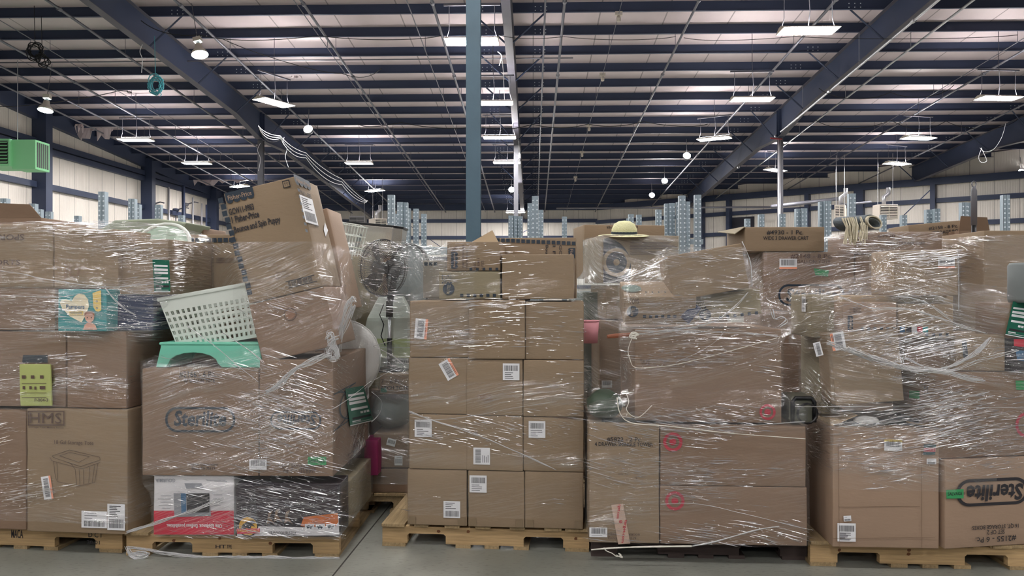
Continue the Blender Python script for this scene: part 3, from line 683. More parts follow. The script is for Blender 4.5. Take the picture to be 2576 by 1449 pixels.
cable([(355, 52, 18.5), (500, 88, 18.5), (800, 90, 19.2), (1110, 90, 19.2)], .010, 'thin dark wire sagging under the second purlin left of the column', sag=.1)
cable([(1250, 86, 19), (1420, 92, 19), (1700, 92, 19.2)], .008, 'thin dark wire along the second purlin right of the column', sag=.08)
cable([(560, 98, 19), (860, 185, 22), (960, 172, 21)], .010, 'slack wire left of the teal column over the floodlight', sag=.1)
cable([(1720, 95, 19), (2000, 92, 19), (2560, 88, 19)], .008, 'thin dark wire along the second purlin at the right', sag=.08)
cable([(900, 312, 26), (1010, 308, 26), (1200, 318, 26), (1340, 313, 26), (1480, 312, 26), (1620, 306, 26), (1780, 312, 26)], .012, 'bundle of wires sagging across the roof centre', sag=.12)
cable([(2060, 222, 23), (2240, 232, 24), (2400, 214, 24)], .010, 'slack loop of wire at the upper right under the sixth purlin', sag=.25)
cable([(2050, 300, 26), (2240, 302, 26), (2380, 305, 26), (2560, 300, 26)], .010, 'wire sagging over the long lamp toward the right', sag=.3)
cable([(0, 268, 25), (300, 228, 23), (320, 228, 23)], .012, 'dark wire at the left edge over the dome lamp', sag=.1)
for i, dd in enumerate((0, .05, .1, .16)):
    cable([(650, 316 + i, 21.5), (705, 342 + 3 * i, 22.5), (770, 385 + 6 * i, 24), (860, 450 + 7 * i, 27), (925, 505, 30)], .010, 'pale cable of the bundle slung along the left beam', WHITE if i < 3 else BLK2, sag=.10 + dd, cat='cable').__setitem__('group', 'cables slung along the left beam')
cable([(715, 345, 22.5), (712, 360, 22.5), (722, 375, 22.5), (718, 395, 22.5), (726, 422, 22.5)], .007, 'loose pale cable end dangling from the left beam', WHITE)
cable([(655, 360, 27), (648, 378, 27), (655, 400, 27), (650, 430, 27)], .007, 'loose pale cable end dangling beside the grey column', WHITE)
cable([(1252, 130, 17), (1262, 142, 17), (1256, 165, 17), (1262, 148, 17), (1266, 180, 18), (1269, 250, 21)], .008, 'knotted white cord hanging between two lamps by the middle beam', WHITE)
cable([(2530, 310, 24), (2520, 345, 24), (2500, 375, 24), (2478, 382, 24), (2465, 372, 24)], .006, 'white wire drooping from the far right beam', WHITE)
cable([(2470, 372, 24), (2462, 395, 24), (2468, 408, 24), (2482, 405, 24), (2476, 388, 24), (2468, 372, 24)], .006, 'loop of white wire hanging off the far right beam', WHITE)
cable([(358, 112, 17), (352, 130, 17), (358, 150, 17), (356, 183, 17)], .009, 'short white cord hanging left of the green coil', WHITE)
def coil(px, py, Z, R0, R1, nturn, mt, lab):
    c = P(px, py, Z); root = empty('cable_coil', c); tag(root, lab, 'cable coil')
    r = random.Random(px)
    for i in range(nturn):
        a = r.uniform(.8, 1.15); tx, tz = r.uniform(-.06, .06), r.uniform(-.07, .05)
        pts = [(tx + R0 * a * math.cos(t * math.pi / 12), r.uniform(-.04, .04), tz + R1 * a * math.sin(t * math.pi / 12)) for t in range(24)]
        MB().tube(pts, .012, 5, closed=True).build('loop', root, mt, smooth=True)
    MB().tube([(0, 0, R1 * .9), (-.02, 0, R1 + .9)], .008, 4).build('tie', root, mt)
    MB().tube([(.08, 0, -R1 * .8), (.14, 0, -R1 * 1.3), (.1, 0, -R1 * 1.55)], .009, 4).build('loose_end', root, mt)
coil(391, 212, 17, .13, .18, 8, CARPET, 'blue green coil of cable hanging under the roof at upper left')
coil(88, 128, 18, .15, .17, 6, BLK2, 'black coil of hose hanging at the top left, upper loops'); coil(106, 150, 18, .13, .13, 4, BLK2, 'black coil of hose hanging at the top left, lower loops')
# torn roof lining
def torn(px, py, Z, wpx, hpx, lab, seed):
    r = random.Random(seed); o = P(px, py, Z); k = Z / FP; n = 12; top, bot = [], []
    for i in range(n + 1):
        x = (i / n - .5) * wpx * k; top.append(Vector((x, 0, 0))); bot.append(Vector((x + r.uniform(-.05, .05), r.uniform(-.12, .12), -hpx * k * r.choice((.12, .25, .5, .8, 1)))))
    m = MB()
    for i in range(n): m.prism([top[i], bot[i], bot[i+1], top[i+1]], (0, .02, 0))
    e = m.build('torn_lining', mt=INSUL); e.location = o; tag(e, lab, 'roof lining')
torn(240, 322, 30, 90, 34, 'torn flap of pale roof lining hanging above the left wall', 3); torn(198, 312, 29.6, 18, 22, 'small torn scrap of pale lining, leftmost above the left wall', 5)
torn(560, 452, 40, 150, 18, 'ragged torn lining strip above the tilted carton, far off', 6); torn(745, 190, 24.2, 26, 10, 'scrap of torn lining left of the teal column', 9)
# ------------------------------------------------------------------ unit heaters
def heater(px, py, Z, w_, h_, d_, rz, mt, lab, duct=False, ft=BLACK):
    r = empty('unit_heater', P(px, py, Z), rz); tag(r, lab, 'heater')
    m = MB(); m.box(-w_/2, w_/2, 0, d_, -h_/2, h_/2); m.build('casing', r, mt, bevel=.015)
    MB().box(-w_/2 + .05, w_/2 - .05, -.01, .03, -h_/2 + .06, h_/2 - .06).build('grille_back', r, ft)
    MB().box(-.012, .012, -.03, .0, -h_/2 + .04, h_/2 - .04).build('mullion', r, mt)
    n = 7
    for i in range(n):
        z = -h_/2 + .1 + (h_ - .2) * i / (n - 1)
        MB().add([(-w_/2 + .05, -.05, z - .02), (w_/2 - .05, -.05, z - .02), (w_/2 - .05, 0, z + .02), (-w_/2 + .05, 0, z + .02), (-w_/2 + .05, -.05, z - .012), (w_/2 - .05, -.05, z - .012), (w_/2 - .05, 0, z + .028), (-w_/2 + .05, 0, z + .028)],
                 [(0, 1, 2, 3), (4, 7, 6, 5), (0, 4, 5, 1), (2, 6, 7, 3), (0, 3, 7, 4), (1, 5, 6, 2)]).build('louvre', r, mt)
    for s in (-1, 1): MB().tube([(s * w_ * .4, d_ / 2, h_/2), (s * w_ * .4, d_ / 2, h_/2 + 2.2)], .012, 4).build('hanging_rod', r, PIPEB)
    if duct: MB().tube([(0, d_ * .7, h_/2), (0, d_ * .7, h_/2 + .35), (.2, d_ * .7, h_/2 + .5), (.2, d_ * .7, h_/2 + .75)], .09, 10).build('flue', r, PIPEB, smooth=True)
    return r
hg = heater(-14, 383, 20, .8, .72, .9, rad(2), PGREEN, 'green hanging unit heater at the left edge, louvred front', ft=BLACK)
o = MB().box(.38, 1.0, .12, .75, -.42, .36).build('side_casing', hg, PGREEN, bevel=.01); 
b = MB()
for i in range(6): b.box(1.0, 1.006, .18 + i * .09, .24 + i * .09, -.36, .3)
b.build('side_vent', hg, BLACK)
heater(898, 559, 46, .95, .75, .6, 0, mat('heater_grey', (110, 108, 108), .5), 'grey louvred heater on the back wall left of the tall rack uprights')
heater(958, 566, 40, .7, .7, .8, rad(35), CREAM, 'cream heater half hidden behind the tallest rack upright', True)
heater(2112, 533, 33, .42, .62, .6, rad(-28), CREAM, 'cream heater with slatted front left of the far dark post, above the rug roll', True)
heater(2236, 532, 32, .85, .6, .5, rad(8), CREAM, 'cream heater with dark louvres above the two drawer cart cartons', True)
MB
for a, b, r, lab in (((1940, 520, 36), (2110, 500, 36), .09, 'grey duct pipe slanting on the far right wall'), ((2112, 516, 33.2), (2190, 508, 34), .05, 'bent flue pipe by the slatted heater'), ((1400, 524, 44), (1950, 521, 40), .05, 'thin pipe along the top of the far wall')):
    tag(MB().tube([P(*a), P(*b)], r, 8).build('wall_pipe', mt=PIPE, smooth=True), lab, 'pipe')
cable([(1020, 560, 47), (1110, 622, 46)], .02, 'diagonal brace rod on the back wall left of the teal column', STEELN, 'brace_rod', 'rod'); cable([(1340, 572, 47), (1280, 602, 47)], .02, 'diagonal brace rod on the back wall behind the small uprights', STEELN, 'brace_rod', 'rod')
cable([(2340, 478, 30), (2270, 545, 31)], .02, 'diagonal brace rod on the right wall beside the cream heater', STEELN, 'brace_rod', 'rod')
# ------------------------------------------------------------------ pallet racking
def upright_mesh():
    m = MB(); m.m(GALV); h = 2.55; w_ = .035
    m.box(-w_, w_, 0, .004, 0, h); m.box(-w_, -w_ + .003, 0, .07, 0, h); m.box(w_ - .003, w_, 0, .07, 0, h); m.box(-.006, .006, -.006, 0, 0, h)
    m.m(GALVD)
    z = 1.5
    while z < h - .03:
        for s in (-1, 1): m.lathe([(.001, -.004), (.009, -.003), (.010, 0)], 6, Matrix.Translation((s * .022, 0, z)) @ Matrix.Rotation(rad(90), 4, 'X') @ Matrix.Scale(-1, 4, (0, 0, 1)))
        z += .05
    return m.build('rack_upright')
UP = None
def upright(px, top, i, w_=1):
    global UP
    Z = 1.01 * FP / (CY - top); p = P(px, CY, Z)
    if UP is None: o = UP = upright_mesh()
    else: o = UP.copy(); COL.objects.link(o)
    o.location = (p.x, p.y, 0); o.rotation_euler.z = rad(RN.uniform(-4, 4))
    tag(o, 'galvanised perforated rack upright standing behind the wrapped loads', 'rack upright', 'rack uprights behind the loads')
for i, (px, t) in enumerate([(255, 482), (330, 500), (343, 514), (396, 515), (454, 541), (8, 499), (22, 513), (80, 512), (95, 526), (120, 532), (192, 543),
    (983, 490), (994, 538), (1006, 508), (1018, 509), (1024, 524), (1046, 525), (1066, 538), (1285, 542), (1294, 543), (1304, 545), (1308, 544), (1334, 511), (1346, 493), (1360, 528), (1420, 545),
    (1582, 549), (1588, 539), (1608, 540), (1658, 527), (1680, 512), (1691, 511), (1710, 508), (1717, 492), (1729, 507), (1756, 490), (1882, 550), (1917, 539), (1970, 538),
    (2010, 525), (2024, 524), (2070, 507), (2084, 505), (2145, 487), (2171, 551), (2224, 540), (2276, 541), (2338, 527), (2359, 525), (2428, 509), (2441, 510), (2533, 490)]): upright(px, t, i)
def rackbeam(a, b, h, lab, mt=GALV):
    a, b = P(*a), P(*b); L_ = (b - a).length; o = MB().box(0, L_, 0, .05, -h/2, h/2).build('rack_beam', mt=mt, bevel=.004); o.location = a; o.rotation_euler.z = math.atan2((b - a).y, (b - a).x); tag(o, lab, 'rack beam')
rackbeam((1015, 631, 9.0), (1560, 629, 9.0), .09, 'galvanised rack beam running behind the middle stack'); rackbeam((1015, 655, 9.3), (1560, 655, 9.3), .09, 'lower rack beam behind the middle stack', STEELN)
rackbeam((1722, 608, 8.9), (1765, 588, 8.9), .06, 'slanting rack brace between the two tallest right uprights')
rackbeam((1400, 742, 9.6), (1560, 742, 9.6), .09, 'low rack beam in the gap right of the middle stack')
# ================================================================== PALLETS AND LOADS
p1, p2, p3, p4, p5 = Plane(180, 4.45, 6), Plane(590, 4.36, 1.5), Plane(1220, 4.485, 5.1), Plane(1760, 4.33, 3), Plane(2300, 4.18, 3.3)
DECK = .14
def pallet(pl, x0, x1, wood, label, deckw=None, d=1.02, boards=(0, .155, .31, .47, .63, .79, .9, 1.0), deck=DECK, z=0, marks=True, notch=True):
    a, b = pl.hit(x0, CY), pl.hit(x1, CY); L_ = (b - a).length
    r = empty('pallet', (a.x, a.y, z), pl.rz); tag(r, label, 'pallet'); h0, h1 = .02, deck - .02
    R_ = random.Random(int(x0))
    for y in (0, d/2 - .02, d - .04):
        n = [(.15, .38), (.84, 1.07)]; pts = [(0, y, h0)]
        for q0, q1 in (n if notch else []):
            q0, q1 = q0 / 1.22 * L_, q1 / 1.22 * L_; t = h0 + (h1 - h0) * .58
            pts += [(q0, y, h0), (q0, y, t - .012), (q0 + .012, y, t), (q1 - .012, y, t), (q1, y, t - .012), (q1, y, h0)]
        pts += [(L_, y, h0), (L_, y, h1), (0, y, h1)]
        o = MB().prism(pts[::-1], (0, .04, 0)).build('stringer', r, wood)
        if y == 0 and marks:
            for _ in range(3):
                kx = R_.uniform(.05, .95) * L_; kz = R_.uniform(.075, .105)
                MB().poly([(kx + .011 * math.cos(t) * R_.uniform(.7, 1.3), -.0012, kz + .009 * math.sin(t)) for t in [i * .785 for i in range(8)]]).build('wood_knot', o, KNOT)
    for i, t in enumerate(boards):
        w_ = .14 if i in (0, len(boards) - 1) else R_.choice((.085, .09, .1)); x = t * L_ - (w_ if i == len(boards) - 1 else 0) + (0 if i in (0, len(boards) - 1) else R_.uniform(-.02, .02))
        if i == len(boards) - 2: x = min(x, L_ - .14 - w_ - .02)
        MB().box(x, x + w_, -.012 - R_.uniform(0, .012), d + .01, h1, deck - .001 - R_.uniform(0, .002)).build('deck_board', r, deckw or wood, bevel=.002)
    for t, w_ in ((0, .14), (.36, .09), (.5, .085), (.64, .09), (1, .14)):
        x = t * L_ - (w_ if t == 1 else 0); MB().box(x, x + w_, -.004, d, 0, h0).build('bottom_board', r, deckw or wood)
    return r
PA1 = pallet(p1, -228, 308, PINE, 'pale wooden pallet at the left edge, stencilled, under the tote cartons', PINE2, marks=False)
PA2 = pallet(p2, 318, 853, PINE, 'pine pallet with wood knots under the upside down red and white carton', PINE2)
PA3 = pallet(p3, 962, 1482, PINE, 'pine pallet under the neat stack of twelve plain cartons', PINE2)
PA4 = pallet(p4, 1487, 2030, DARKW, 'dark worn pallet with string tied to its left end', DARKW, deck=.125, marks=False)
PA5 = pallet(p5, 2038, 2606, PINE, 'pine pallet at the right, under the leaning storage cartons', PINE2)
def stencil(root, s, x, z, wd, h, mt=INK, y=-.0022, name='stencil_mark'):
    me = text_mesh(s, .01, 0); xs = [p.co.x for p in me.vertices]; ys = [p.co.y for p in me.vertices]; mx, my = (max(xs)+min(xs))/2, (max(ys)+min(ys))/2
    for p in me.vertices: p.co = Vector((x + (p.co.x - mx) * wd / (max(xs)-min(xs)), y, z + (p.co.y - my) * h / (max(ys)-min(ys))))
    me.materials.clear(); me.materials.append(mt); o = bpy.data.objects.new(name, me); COL.objects.link(o); o.parent = root
stencil(PA1, 'MACA', .70, .088, .075, .05); stencil(PA1, 'D C I', 1.19, .098, .08, .028); stencil(PA1, '20-01', 1.18, .055, .08, .022); stencil(PA2, 'HT', .55, .055, .06, .02); stencil(PA2, 'TPE', .60, .055, .03, .02)
def ovalring(c, cx, cy, w, h, th, mt=INKN, face='F', name='logo_ring', n=8):
    def pt(W, H):
        r = H / 2 * .95; out = []
        for (sx, sy, a0) in ((1, 1, 0), (-1, 1, 90), (-1, -1, 180), (1, -1, 270)):
            for k in range(n): a = rad(a0 + 90 * k / (n - 1)); out.append((sx * (W/2 - r) + r * math.cos(a), sy * (H/2 - r) + r * math.sin(a)))
        return out
    u, v, nn = c.axes(face); O = c.loc(cx, cy, face); kx = abs((c.loc(cx + 5, cy, face) - c.loc(cx - 5, cy, face)).dot(u)) / 10; ky = abs((c.loc(cx, cy + 5, face) - c.loc(cx, cy - 5, face)).dot(v)) / 10
    A_, B_ = pt(w, h), pt(w - 2 * th, h - 2 * th); N_ = len(A_); vs = [O + u * a * kx + v * b * ky + nn * (.0016 + c.lift) for a, b in A_ + B_]
    MB().add(vs, [(i, (i + 1) % N_, N_ + (i + 1) % N_, N_ + i) for i in range(N_)]).build(name, c.o, mt)
def disc(c, cx, cy, r0, r1, mt, name, face='F', off=0.0016, n=40, sq=1):
    u, v, nn = c.axes(face); O = c.loc(cx, cy, face); k = abs((c.loc(cx, cy + 5, face) - c.loc(cx, cy - 5, face)).dot(v)) / 10
    A_ = [(math.cos(i * 2 * math.pi / n), math.sin(i * 2 * math.pi / n)) for i in range(n)]
    if r0 <= 0: return MB().poly([O + (u * a * sq + v * b) * r1 * k + nn * (off + c.lift) for a, b in A_]).build(name, c.o, mt)
    vs = [O + (u * a * sq + v * b) * q * k + nn * (off + c.lift) for q in (r1, r0) for a, b in A_]
    return MB().add(vs, [(i, (i + 1) % n, n + (i + 1) % n, n + i) for i in range(n)]).build(name, c.o, mt)
def squares(c, pts, sz, mt=INKN, face='F', name='printed_squares', sx=1):
    u, v, nn = c.axes(face); m = MB()
    for x, y in pts:
        O = c.loc(x, y, face); k = abs((c.loc(x, y + 5, face) - c.loc(x, y - 5, face)).dot(v)) / 10; kx = abs((c.loc(x + 5, y, face) - c.loc(x - 5, y, face)).dot(u)) / 10; e, f = sz / 2 * kx * sx, sz / 2 * k
        m.poly([O + u * a * e + v * b * f + nn * (.0016 + c.lift) for a, b in ((-1, -1), (1, -1), (1, 1), (-1, 1))])
    return m.build(name, c.o, mt)
def awning(c, cx, cy, w, h, text, rot=0, mt=INKN, face='F', tcol=KP):
    """scalloped banner logo; w, h before rotation"""
    u, v, nn = c.axes(face); O = c.loc(cx, cy, face); k = abs((c.loc(cx, cy + 5, face) - c.loc(cx, cy - 5, face)).dot(v)) / 10; kx = abs((c.loc(cx + 5, cy, face) - c.loc(cx - 5, cy, face)).dot(u)) / 10
    if abs(math.cos(rad(rot))) < .5: k, kx = kx, k
    ca, sa = math.cos(rad(rot)), math.sin(rad(rot)); W, H = w * kx, h * k; pts = [(-W/2, H/2), (W/2, H/2), (W/2, -H * .2)]
    for j in range(4):
        x1, x0 = W/2 - j * W/4, W/2 - (j + 1) * W/4
        for q in range(5): a = math.pi * q / 4; pts.append(((x0 + x1)/2 + W/8 * math.cos(a), -H * .2 - H * .3 * math.sin(a)))
    pts.append((-W/2, -H * .2))
    MB().poly([O + u * (a * ca - b * sa) + v * (a * sa + b * ca) + nn * (.0016 + c.lift) for a, b in pts[::-1]]).build('banner_logo', c.o, mt)
    c.text(text, cx, cy, (w * .84) if abs(math.cos(rad(rot))) > .5 else (w * .84), h * .42, tcol, rot, face, off=.0024)
def bbox_fold(c, mt=TAPE):
    e = c.d / 2 + c.lift; MB().box(-c.w/2 + .01, -c.w/2 + .05, -e - .0008, -e, .005, .05).build('corner_tape', c.o, mt); MB().box(c.w/2 - .05, c.w/2 - .01, -e - .0008, -e, .005, .05).build('corner_tape', c.o, mt)
# ---- load 1 -------------------------------------------------------------------------------------------
L1 = []
A = carton(p1, 68, 320, 1030, 1338, .9, 'large kraft carton printed with a line drawing of a lidded storage tote', push=-.10, base=DECK, load=L1)
B = carton(p1, -190, 66, 1030, 1338, .9, 'brown carton at the left picture edge, left of the tote drawing carton', KD, push=-.08, base=DECK, load=L1)
zt = A.z1 + .004
C1 = carton(p1, -130, 166, 834, 1026, .8, 'brown carton behind the lime pouch, left edge, second tier', KD, push=-.06, base=zt, load=L1)
C2 = carton(p1, 169, 318, 834, 1026, .8, 'brown carton right of the lime pouch, on top of the tote drawing carton', KD, push=-.07, base=zt, load=L1)
z2 = C2.z1 + .004
D = carton(p1, 146, 268, 728, 830, .32, 'teal nappy carton with a cream heart and a yellow size panel', TEALP, push=-.12, base=z2, load=L1)
D2 = carton(p1, -120, 138, 724, 830, .5, 'brown carton left of the teal nappy carton, under the sports carton', KD, push=-.05, base=z2, load=L1)
D3 = carton(p1, 274, 385, 742, 830, .4, 'dark blue bagged carton right of the teal nappy carton, glinting under film', NAVYP, push=-.02, base=z2, load=L1)
z3 = max(D2.z1, D.z1) + .004
E = carton(p1, -120, 133, 563, 722, .5, 'kraft carton printed SPORTS at the top left edge of the picture', push=-.06, base=z3, load=L1)
Fc = carton(p1, 136, 298, 578, 722, .5, 'kraft carton with faint big letters, next right of the sports carton', push=-.06, base=z3, load=L1)
Gc = carton(p1, 301, 424, 602, 735, .5, 'kraft carton under sloping film, with a green tag on its right edge', push=-.03, base=D3.z1 + .004, load=L1)
A.text('HMS', 117, 1051, 80, 26, INKS, bold=0); 
A.quad('logo_frame', [(72, 1033), (164, 1033), (164, 1035.5), (72, 1035.5)], INKS); A.quad('logo_frame', [(72, 1067), (164, 1067), (164, 1070), (72, 1070)], INKS)
A.quad('logo_frame', [(72, 1033), (74.5, 1033), (74.5, 1070), (72, 1070)], INKS); A.quad('logo_frame', [(161.5, 1033), (164, 1033), (164, 1070), (161.5, 1070)], INKS)
A.text('Storage That Makes Sense', 118, 1075, 88, 5, INKS); A.text('18 Gal Storage Tote', 188, 1114, 98, 13, INKS, bold=0)
def linedraw(c, lines, r, mt, name, face='F'):
    m = MB(); u, v, n = c.axes(face)
    for ln in lines: m.tube([c.loc(x, y, face) + n * (c.lift + .0012) for x, y in ln], r, 4)
    m.build(name, c.o, mt)
linedraw(A, [[(133, 1146), (177, 1131), (252, 1149), (254, 1156), (212, 1170), (205, 1173), (136, 1150), (133, 1146)], [(152, 1146), (178, 1137), (227, 1148), (200, 1162), (152, 1146)], [(128, 1150), (132, 1158), (205, 1178), (214, 1177), (254, 1162)],
             [(137, 1160), (141, 1200), (147, 1211), (182, 1218)], [(145, 1162), (147, 1206)], [(182, 1166), (191, 1180), (195, 1222)], [(248, 1166), (240, 1213), (195, 1222)], [(201, 1180), (203, 1218)], [(212, 1180), (212, 1217)], [(228, 1174), (225, 1214)], [(240, 1170), (234, 1213)], [(170, 1162), (180, 1165), (182, 1168)]], .0011, INKS, 'tote_drawing')
A.label(121, 1226, 54, 26, rot=99, strip=ORNG, bar='mid', lines=0, lab='orange edged label stuck askew'); A.label(239, 1306, 64, 42, bar='bottom', lines=3); A.label(294, 1300, 44, 66, bar='bottom', lines=7)
E.text('SPORTS', 18, 597, 90, 15, INKS, rot=180); E.text('SPORTS', 8, 660, 90, 13, INKS); Fc.text('JU', 180, 688, 40, 36, mat('ghost_ink', (140, 114, 98), .8), bold=-.01)
tg = D
D.quad('cream_heart', [(207, 811), (177, 795), (158, 775), (152, 760), (158, 754), (170, 753), (182, 758), (190, 745), (200, 739), (214, 741), (223, 752), (226, 770), (218, 792)], CRM)
D.text('Pampers', 192, 773, 46, 14, BLUEP, off=.003, bold=.02); D.quad('yellow_banner', [(177, 782), (212, 782), (212, 793), (177, 793)], YEL, off=.0026); D.text('SWADDLERS', 194, 787, 30, 5, BLUEP, off=.0034)
D.quad('size_panel', [(235, 737), (256, 730), (257, 780), (250, 784), (243, 782), (237, 772)], YEL, off=.002); D.text('0', 246, 758, 5, 6, BLUEP, off=.003); D.text('0', 246, 775, 5, 6, BLUEP, off=.003)
disc(D, 228, 797, 0, 14, SKIN, 'printed_baby_head', off=.004, n=20, sq=.9); D.quad('printed_baby_shoulders', [(212, 829), (216, 817), (224, 811), (234, 811), (243, 818), (247, 829)], SKIN, off=.0045)
disc(D, 223, 799, 0, 1.6, INK, 'printed_eye', off=.005, n=8); disc(D, 233, 799, 0, 1.6, INK, 'printed_eye', off=.005, n=8); D.quad('printed_hair', [(215, 795), (216, 787), (222, 783), (234, 783), (240, 788), (241, 795), (234, 789), (222, 789)], mat('print_hair', (150, 104, 84), .7), off=.005)
def tagboard(c, quad, face='F', off=.006, flip=False, stick=None):
    """green pallet placard with white fields"""
    u, v, n = c.axes(face); q = [c.loc(x, y, face) + n * (off + c.lift) for x, y in quad]   # TL TR BR BL
    def pp(s, t, o=.0015): a = q[0].lerp(q[1], s); b = q[3].lerp(q[2], s); return a.lerp(b, t) + n * o
    def R_(s0, s1, t0, t1, o=.0015): return [pp(s0, t0, o), pp(s1, t0, o), pp(s1, t1, o), pp(s0, t1, o)]
    P_ = MB().prism([pp(0, 0, 0), pp(1, 0, 0), pp(1, 1, 0), pp(0, 1, 0)], n * .001).build('pallet_placard', c.o, TAGG); P_['label'] = 'dark green placard with white fields'
    m = MB()
    for s0, s1, t0, t1 in ((.08, .9, .16, .215), (.08, .9, .27, .34), (.08, .9, .37, .44), (.12, .9, .54, .60), (.5, .62, .66, .72), (.65, .77, .66, .72), (.8, .92, .66, .72), (.1, .45, .88, .91), (.0, 1, .975, 1), (.1, .9, .93, .94)): m.poly(R_(s0, s1, t0, t1))
    m.build('printed_fields', P_, WHITE); MB().poly(R_(.12, .95, .79, .85)).build('black_band', P_, INK); return P_
tagboard(Gc, [(388, 653), (430, 655), (433, 735), (393, 735)], off=.012)
root = MB().prism([p1.hit(x, y, -.105) for x, y in ((47, 916), (126, 916), (130, 1022), (50, 1022))][::-1], p1.n * .015).build('snack_pouch', mt=LIME, bevel=.006); tag(root, 'flat lime green pouch with small icons, pinned under film at the left', 'pouch')
root.modifiers.new('sub', 'SUBSURF').levels = 0
cp = Carton(); cp.frame(p1.hit(50, 1022, -.105), p1.hit(129, 1022, -.105), p1.hit(50, 916, -.105), .01); cp.lift = .0; cp.o = empty('x', (0, 0, 0)); bpy.data.objects.remove(cp.o)
hold = empty('printed_front', (0, 0, 0)); hold.matrix_world = cp.M; hold.parent = root; cp.o = hold
cp.text('P-004-3', 105, 1006, 34, 8, INKS, off=.004); 
m = MB(); n = cp.axes('F')[2]
for x, y, s in ((61, 948, 10), (83, 948, 9), (106, 948, 9), (61, 975, 6), (78, 975, 6), (90, 976, 5), (108, 975, 14)): a, b = cp.loc(x - s/2, y - 4), cp.loc(x + s/2, y + 4); m.poly([Vector((a.x, a.y, b.z)) + n * .004, Vector((b.x, a.y, b.z)) + n * .004, Vector((b.x, a.y, a.z)) + n * .004, Vector((a.x, a.y, a.z)) + n * .004])
for y in (964, 988, 999): a, b = cp.loc(56, y), cp.loc(118, y + 1); m.poly([Vector((a.x, a.y, b.z)) + n * .004, Vector((b.x, a.y, b.z)) + n * .004, Vector((b.x, a.y, a.z)) + n * .004, Vector((a.x, a.y, a.z)) + n * .004])
m.build('icons', hold, INKS)
C1.quad('dark_sticker', [(60, 893), (122, 893), (122, 912), (58, 912)], INKN)
# ---- load 2 -------------------------------------------------------------------------------------------
L2 = []
J = carton(p2, 387, 589, 1196, 1345, .38, 'white and red appliance carton standing upside down on the pallet', FWHT, push=-.06, base=DECK, load=L2, bulge=.002)
K = carton(p2, 594, 855, 1216, 1349, .20, 'window boxed dinosaur toy with a round yellow badge', DKP, push=-.075, base=DECK, load=L2, bulge=.001)
Lb = carton(p2, 600, 878, 1210, 1345, .62, 'plain kraft carton behind the dinosaur toy box', KO, push=.14, base=DECK, load=L2)
zA = J.z1 + .004
M_ = carton(p2, 358, 650, 928, 1195, .62, 'big brown storage tote carton with an oval logo, left on the second pallet', KD, push=-.08, base=zA, load=L2)
N_ = carton(p2, 653, 838, 905, 1198, .92, 'brown drawer cart carton standing upside down, green placard on its side', KD, push=-.08, base=zA, load=L2)
J.quad('red_panel', [(388, 1284), (589, 1284), (589, 1344), (388, 1344)], FRED); J.text('GOURMIA', 417, 1208, 50, 9, LGREY, rot=180, bold=.02)
J.text('One appliance. Endless possibilities.', 490, 1321, 140, 12, WHITE, rot=180, off=.003, bold=.02)
J.quad('product_picture', [(438, 1240), (528, 1240), (532, 1297), (440, 1300)], LGREY, off=.003); J.quad('picture_window', [(470, 1240), (528, 1240), (528, 1288), (472, 1288)], INK, off=.004); J.quad('picture_panel', [(456, 1240), (470, 1240), (470, 1292), (458, 1292)], BLUEP, off=.004)
m = MB()
for i, (x0, x1, y) in enumerate([(405, 432, 1246), (398, 432, 1254), (404, 432, 1262), (400, 432, 1270), (408, 430, 1277), (538, 560, 1244), (536, 558, 1254), (538, 562, 1262), (538, 556, 1270), (520, 568, 1207), (540, 572, 1210)]): q = [J.loc(a, b) + Vector((0, -.004, 0)) for a, b in ((x0, y + 1.2), (x1, y + 1.2), (x1, y), (x0, y))]; m.poly(q)
m.build('small_print', J.o, LGREY)
J.quad('slanted_tab', [(465, 1215), (508, 1215), (514, 1228), (470, 1228)], LGREY, off=.003)
K.quad('white_panel', [(597, 1330), (600, 1322), (770, 1326), (790, 1312), (846, 1312), (852, 1296), (854, 1346), (597, 1349)], FWHT); K.quad('fire_picture', [(765, 1300), (850, 1290), (852, 1312), (846, 1322), (772, 1326), (757, 1322)], ORP, off=.003)
K.text('TYRANNOSAURUS REX', 710, 1340, 72, 9, INK, off=.004, bold=.01); disc(K, 625, 1323, 0, 26, INK, 'round_badge', off=.004); disc(K, 625, 1323, 0, 23, GOLD, 'badge_face', off=.005)
K.quad('badge_emblem', [(606, 1332), (612, 1318), (624, 1310), (638, 1308), (646, 1314), (636, 1317), (644, 1324), (634, 1322), (630, 1334), (622, 1326), (616, 1334)], INK, off=.006)
K.quad('badge_banner', [(597, 1329), (655, 1328), (655, 1340), (598, 1342)], FRED, off=.007); K.text('JURASSIC WORLD', 626, 1334.5, 54, 8, GOLD, off=.008, bold=.02)
for x in (780, 807, 833):
    K.quad('picture_tile', [(x - 12, 1317), (x + 11, 1317), (x + 11, 1331), (x - 12, 1331)], WHITE, off=.004); K.quad('tile_silhouette', [(x - 9, 1322), (x - 2, 1320), (x + 4, 1323), (x + 9, 1320), (x + 5, 1327), (x + 3, 1330), (x - 1, 1326), (x - 5, 1330)], INKN, off=.005)
K.quad('clear_window', [(640, 1222), (850, 1220), (850, 1290), (650, 1318)], mat('window_gloss', (46, 34, 40), .12), off=.002)
for x, dy in ((672, 0), (690, 6), (716, 2)): K.quad('toy_claw', [(x, 1318 - dy), (x + 4, 1290 - dy), (x + 14, 1284 - dy), (x + 8, 1300 - dy), (x + 22, 1320 - dy), (x + 10, 1312 - dy)], mat('toy_bone', (120, 96, 78), .5), off=.004)
ovalring(M_, 505, 1055, 176, 64, 6); M_.text('Sterilite', 505, 1052, 132, 40, INKN, bold=.03, shear=.12); M_.text('#2166 - 6 Pc.', 498, 942, 92, 17); M_.text('30 GALLON TOTE', 503, 957, 78, 9)
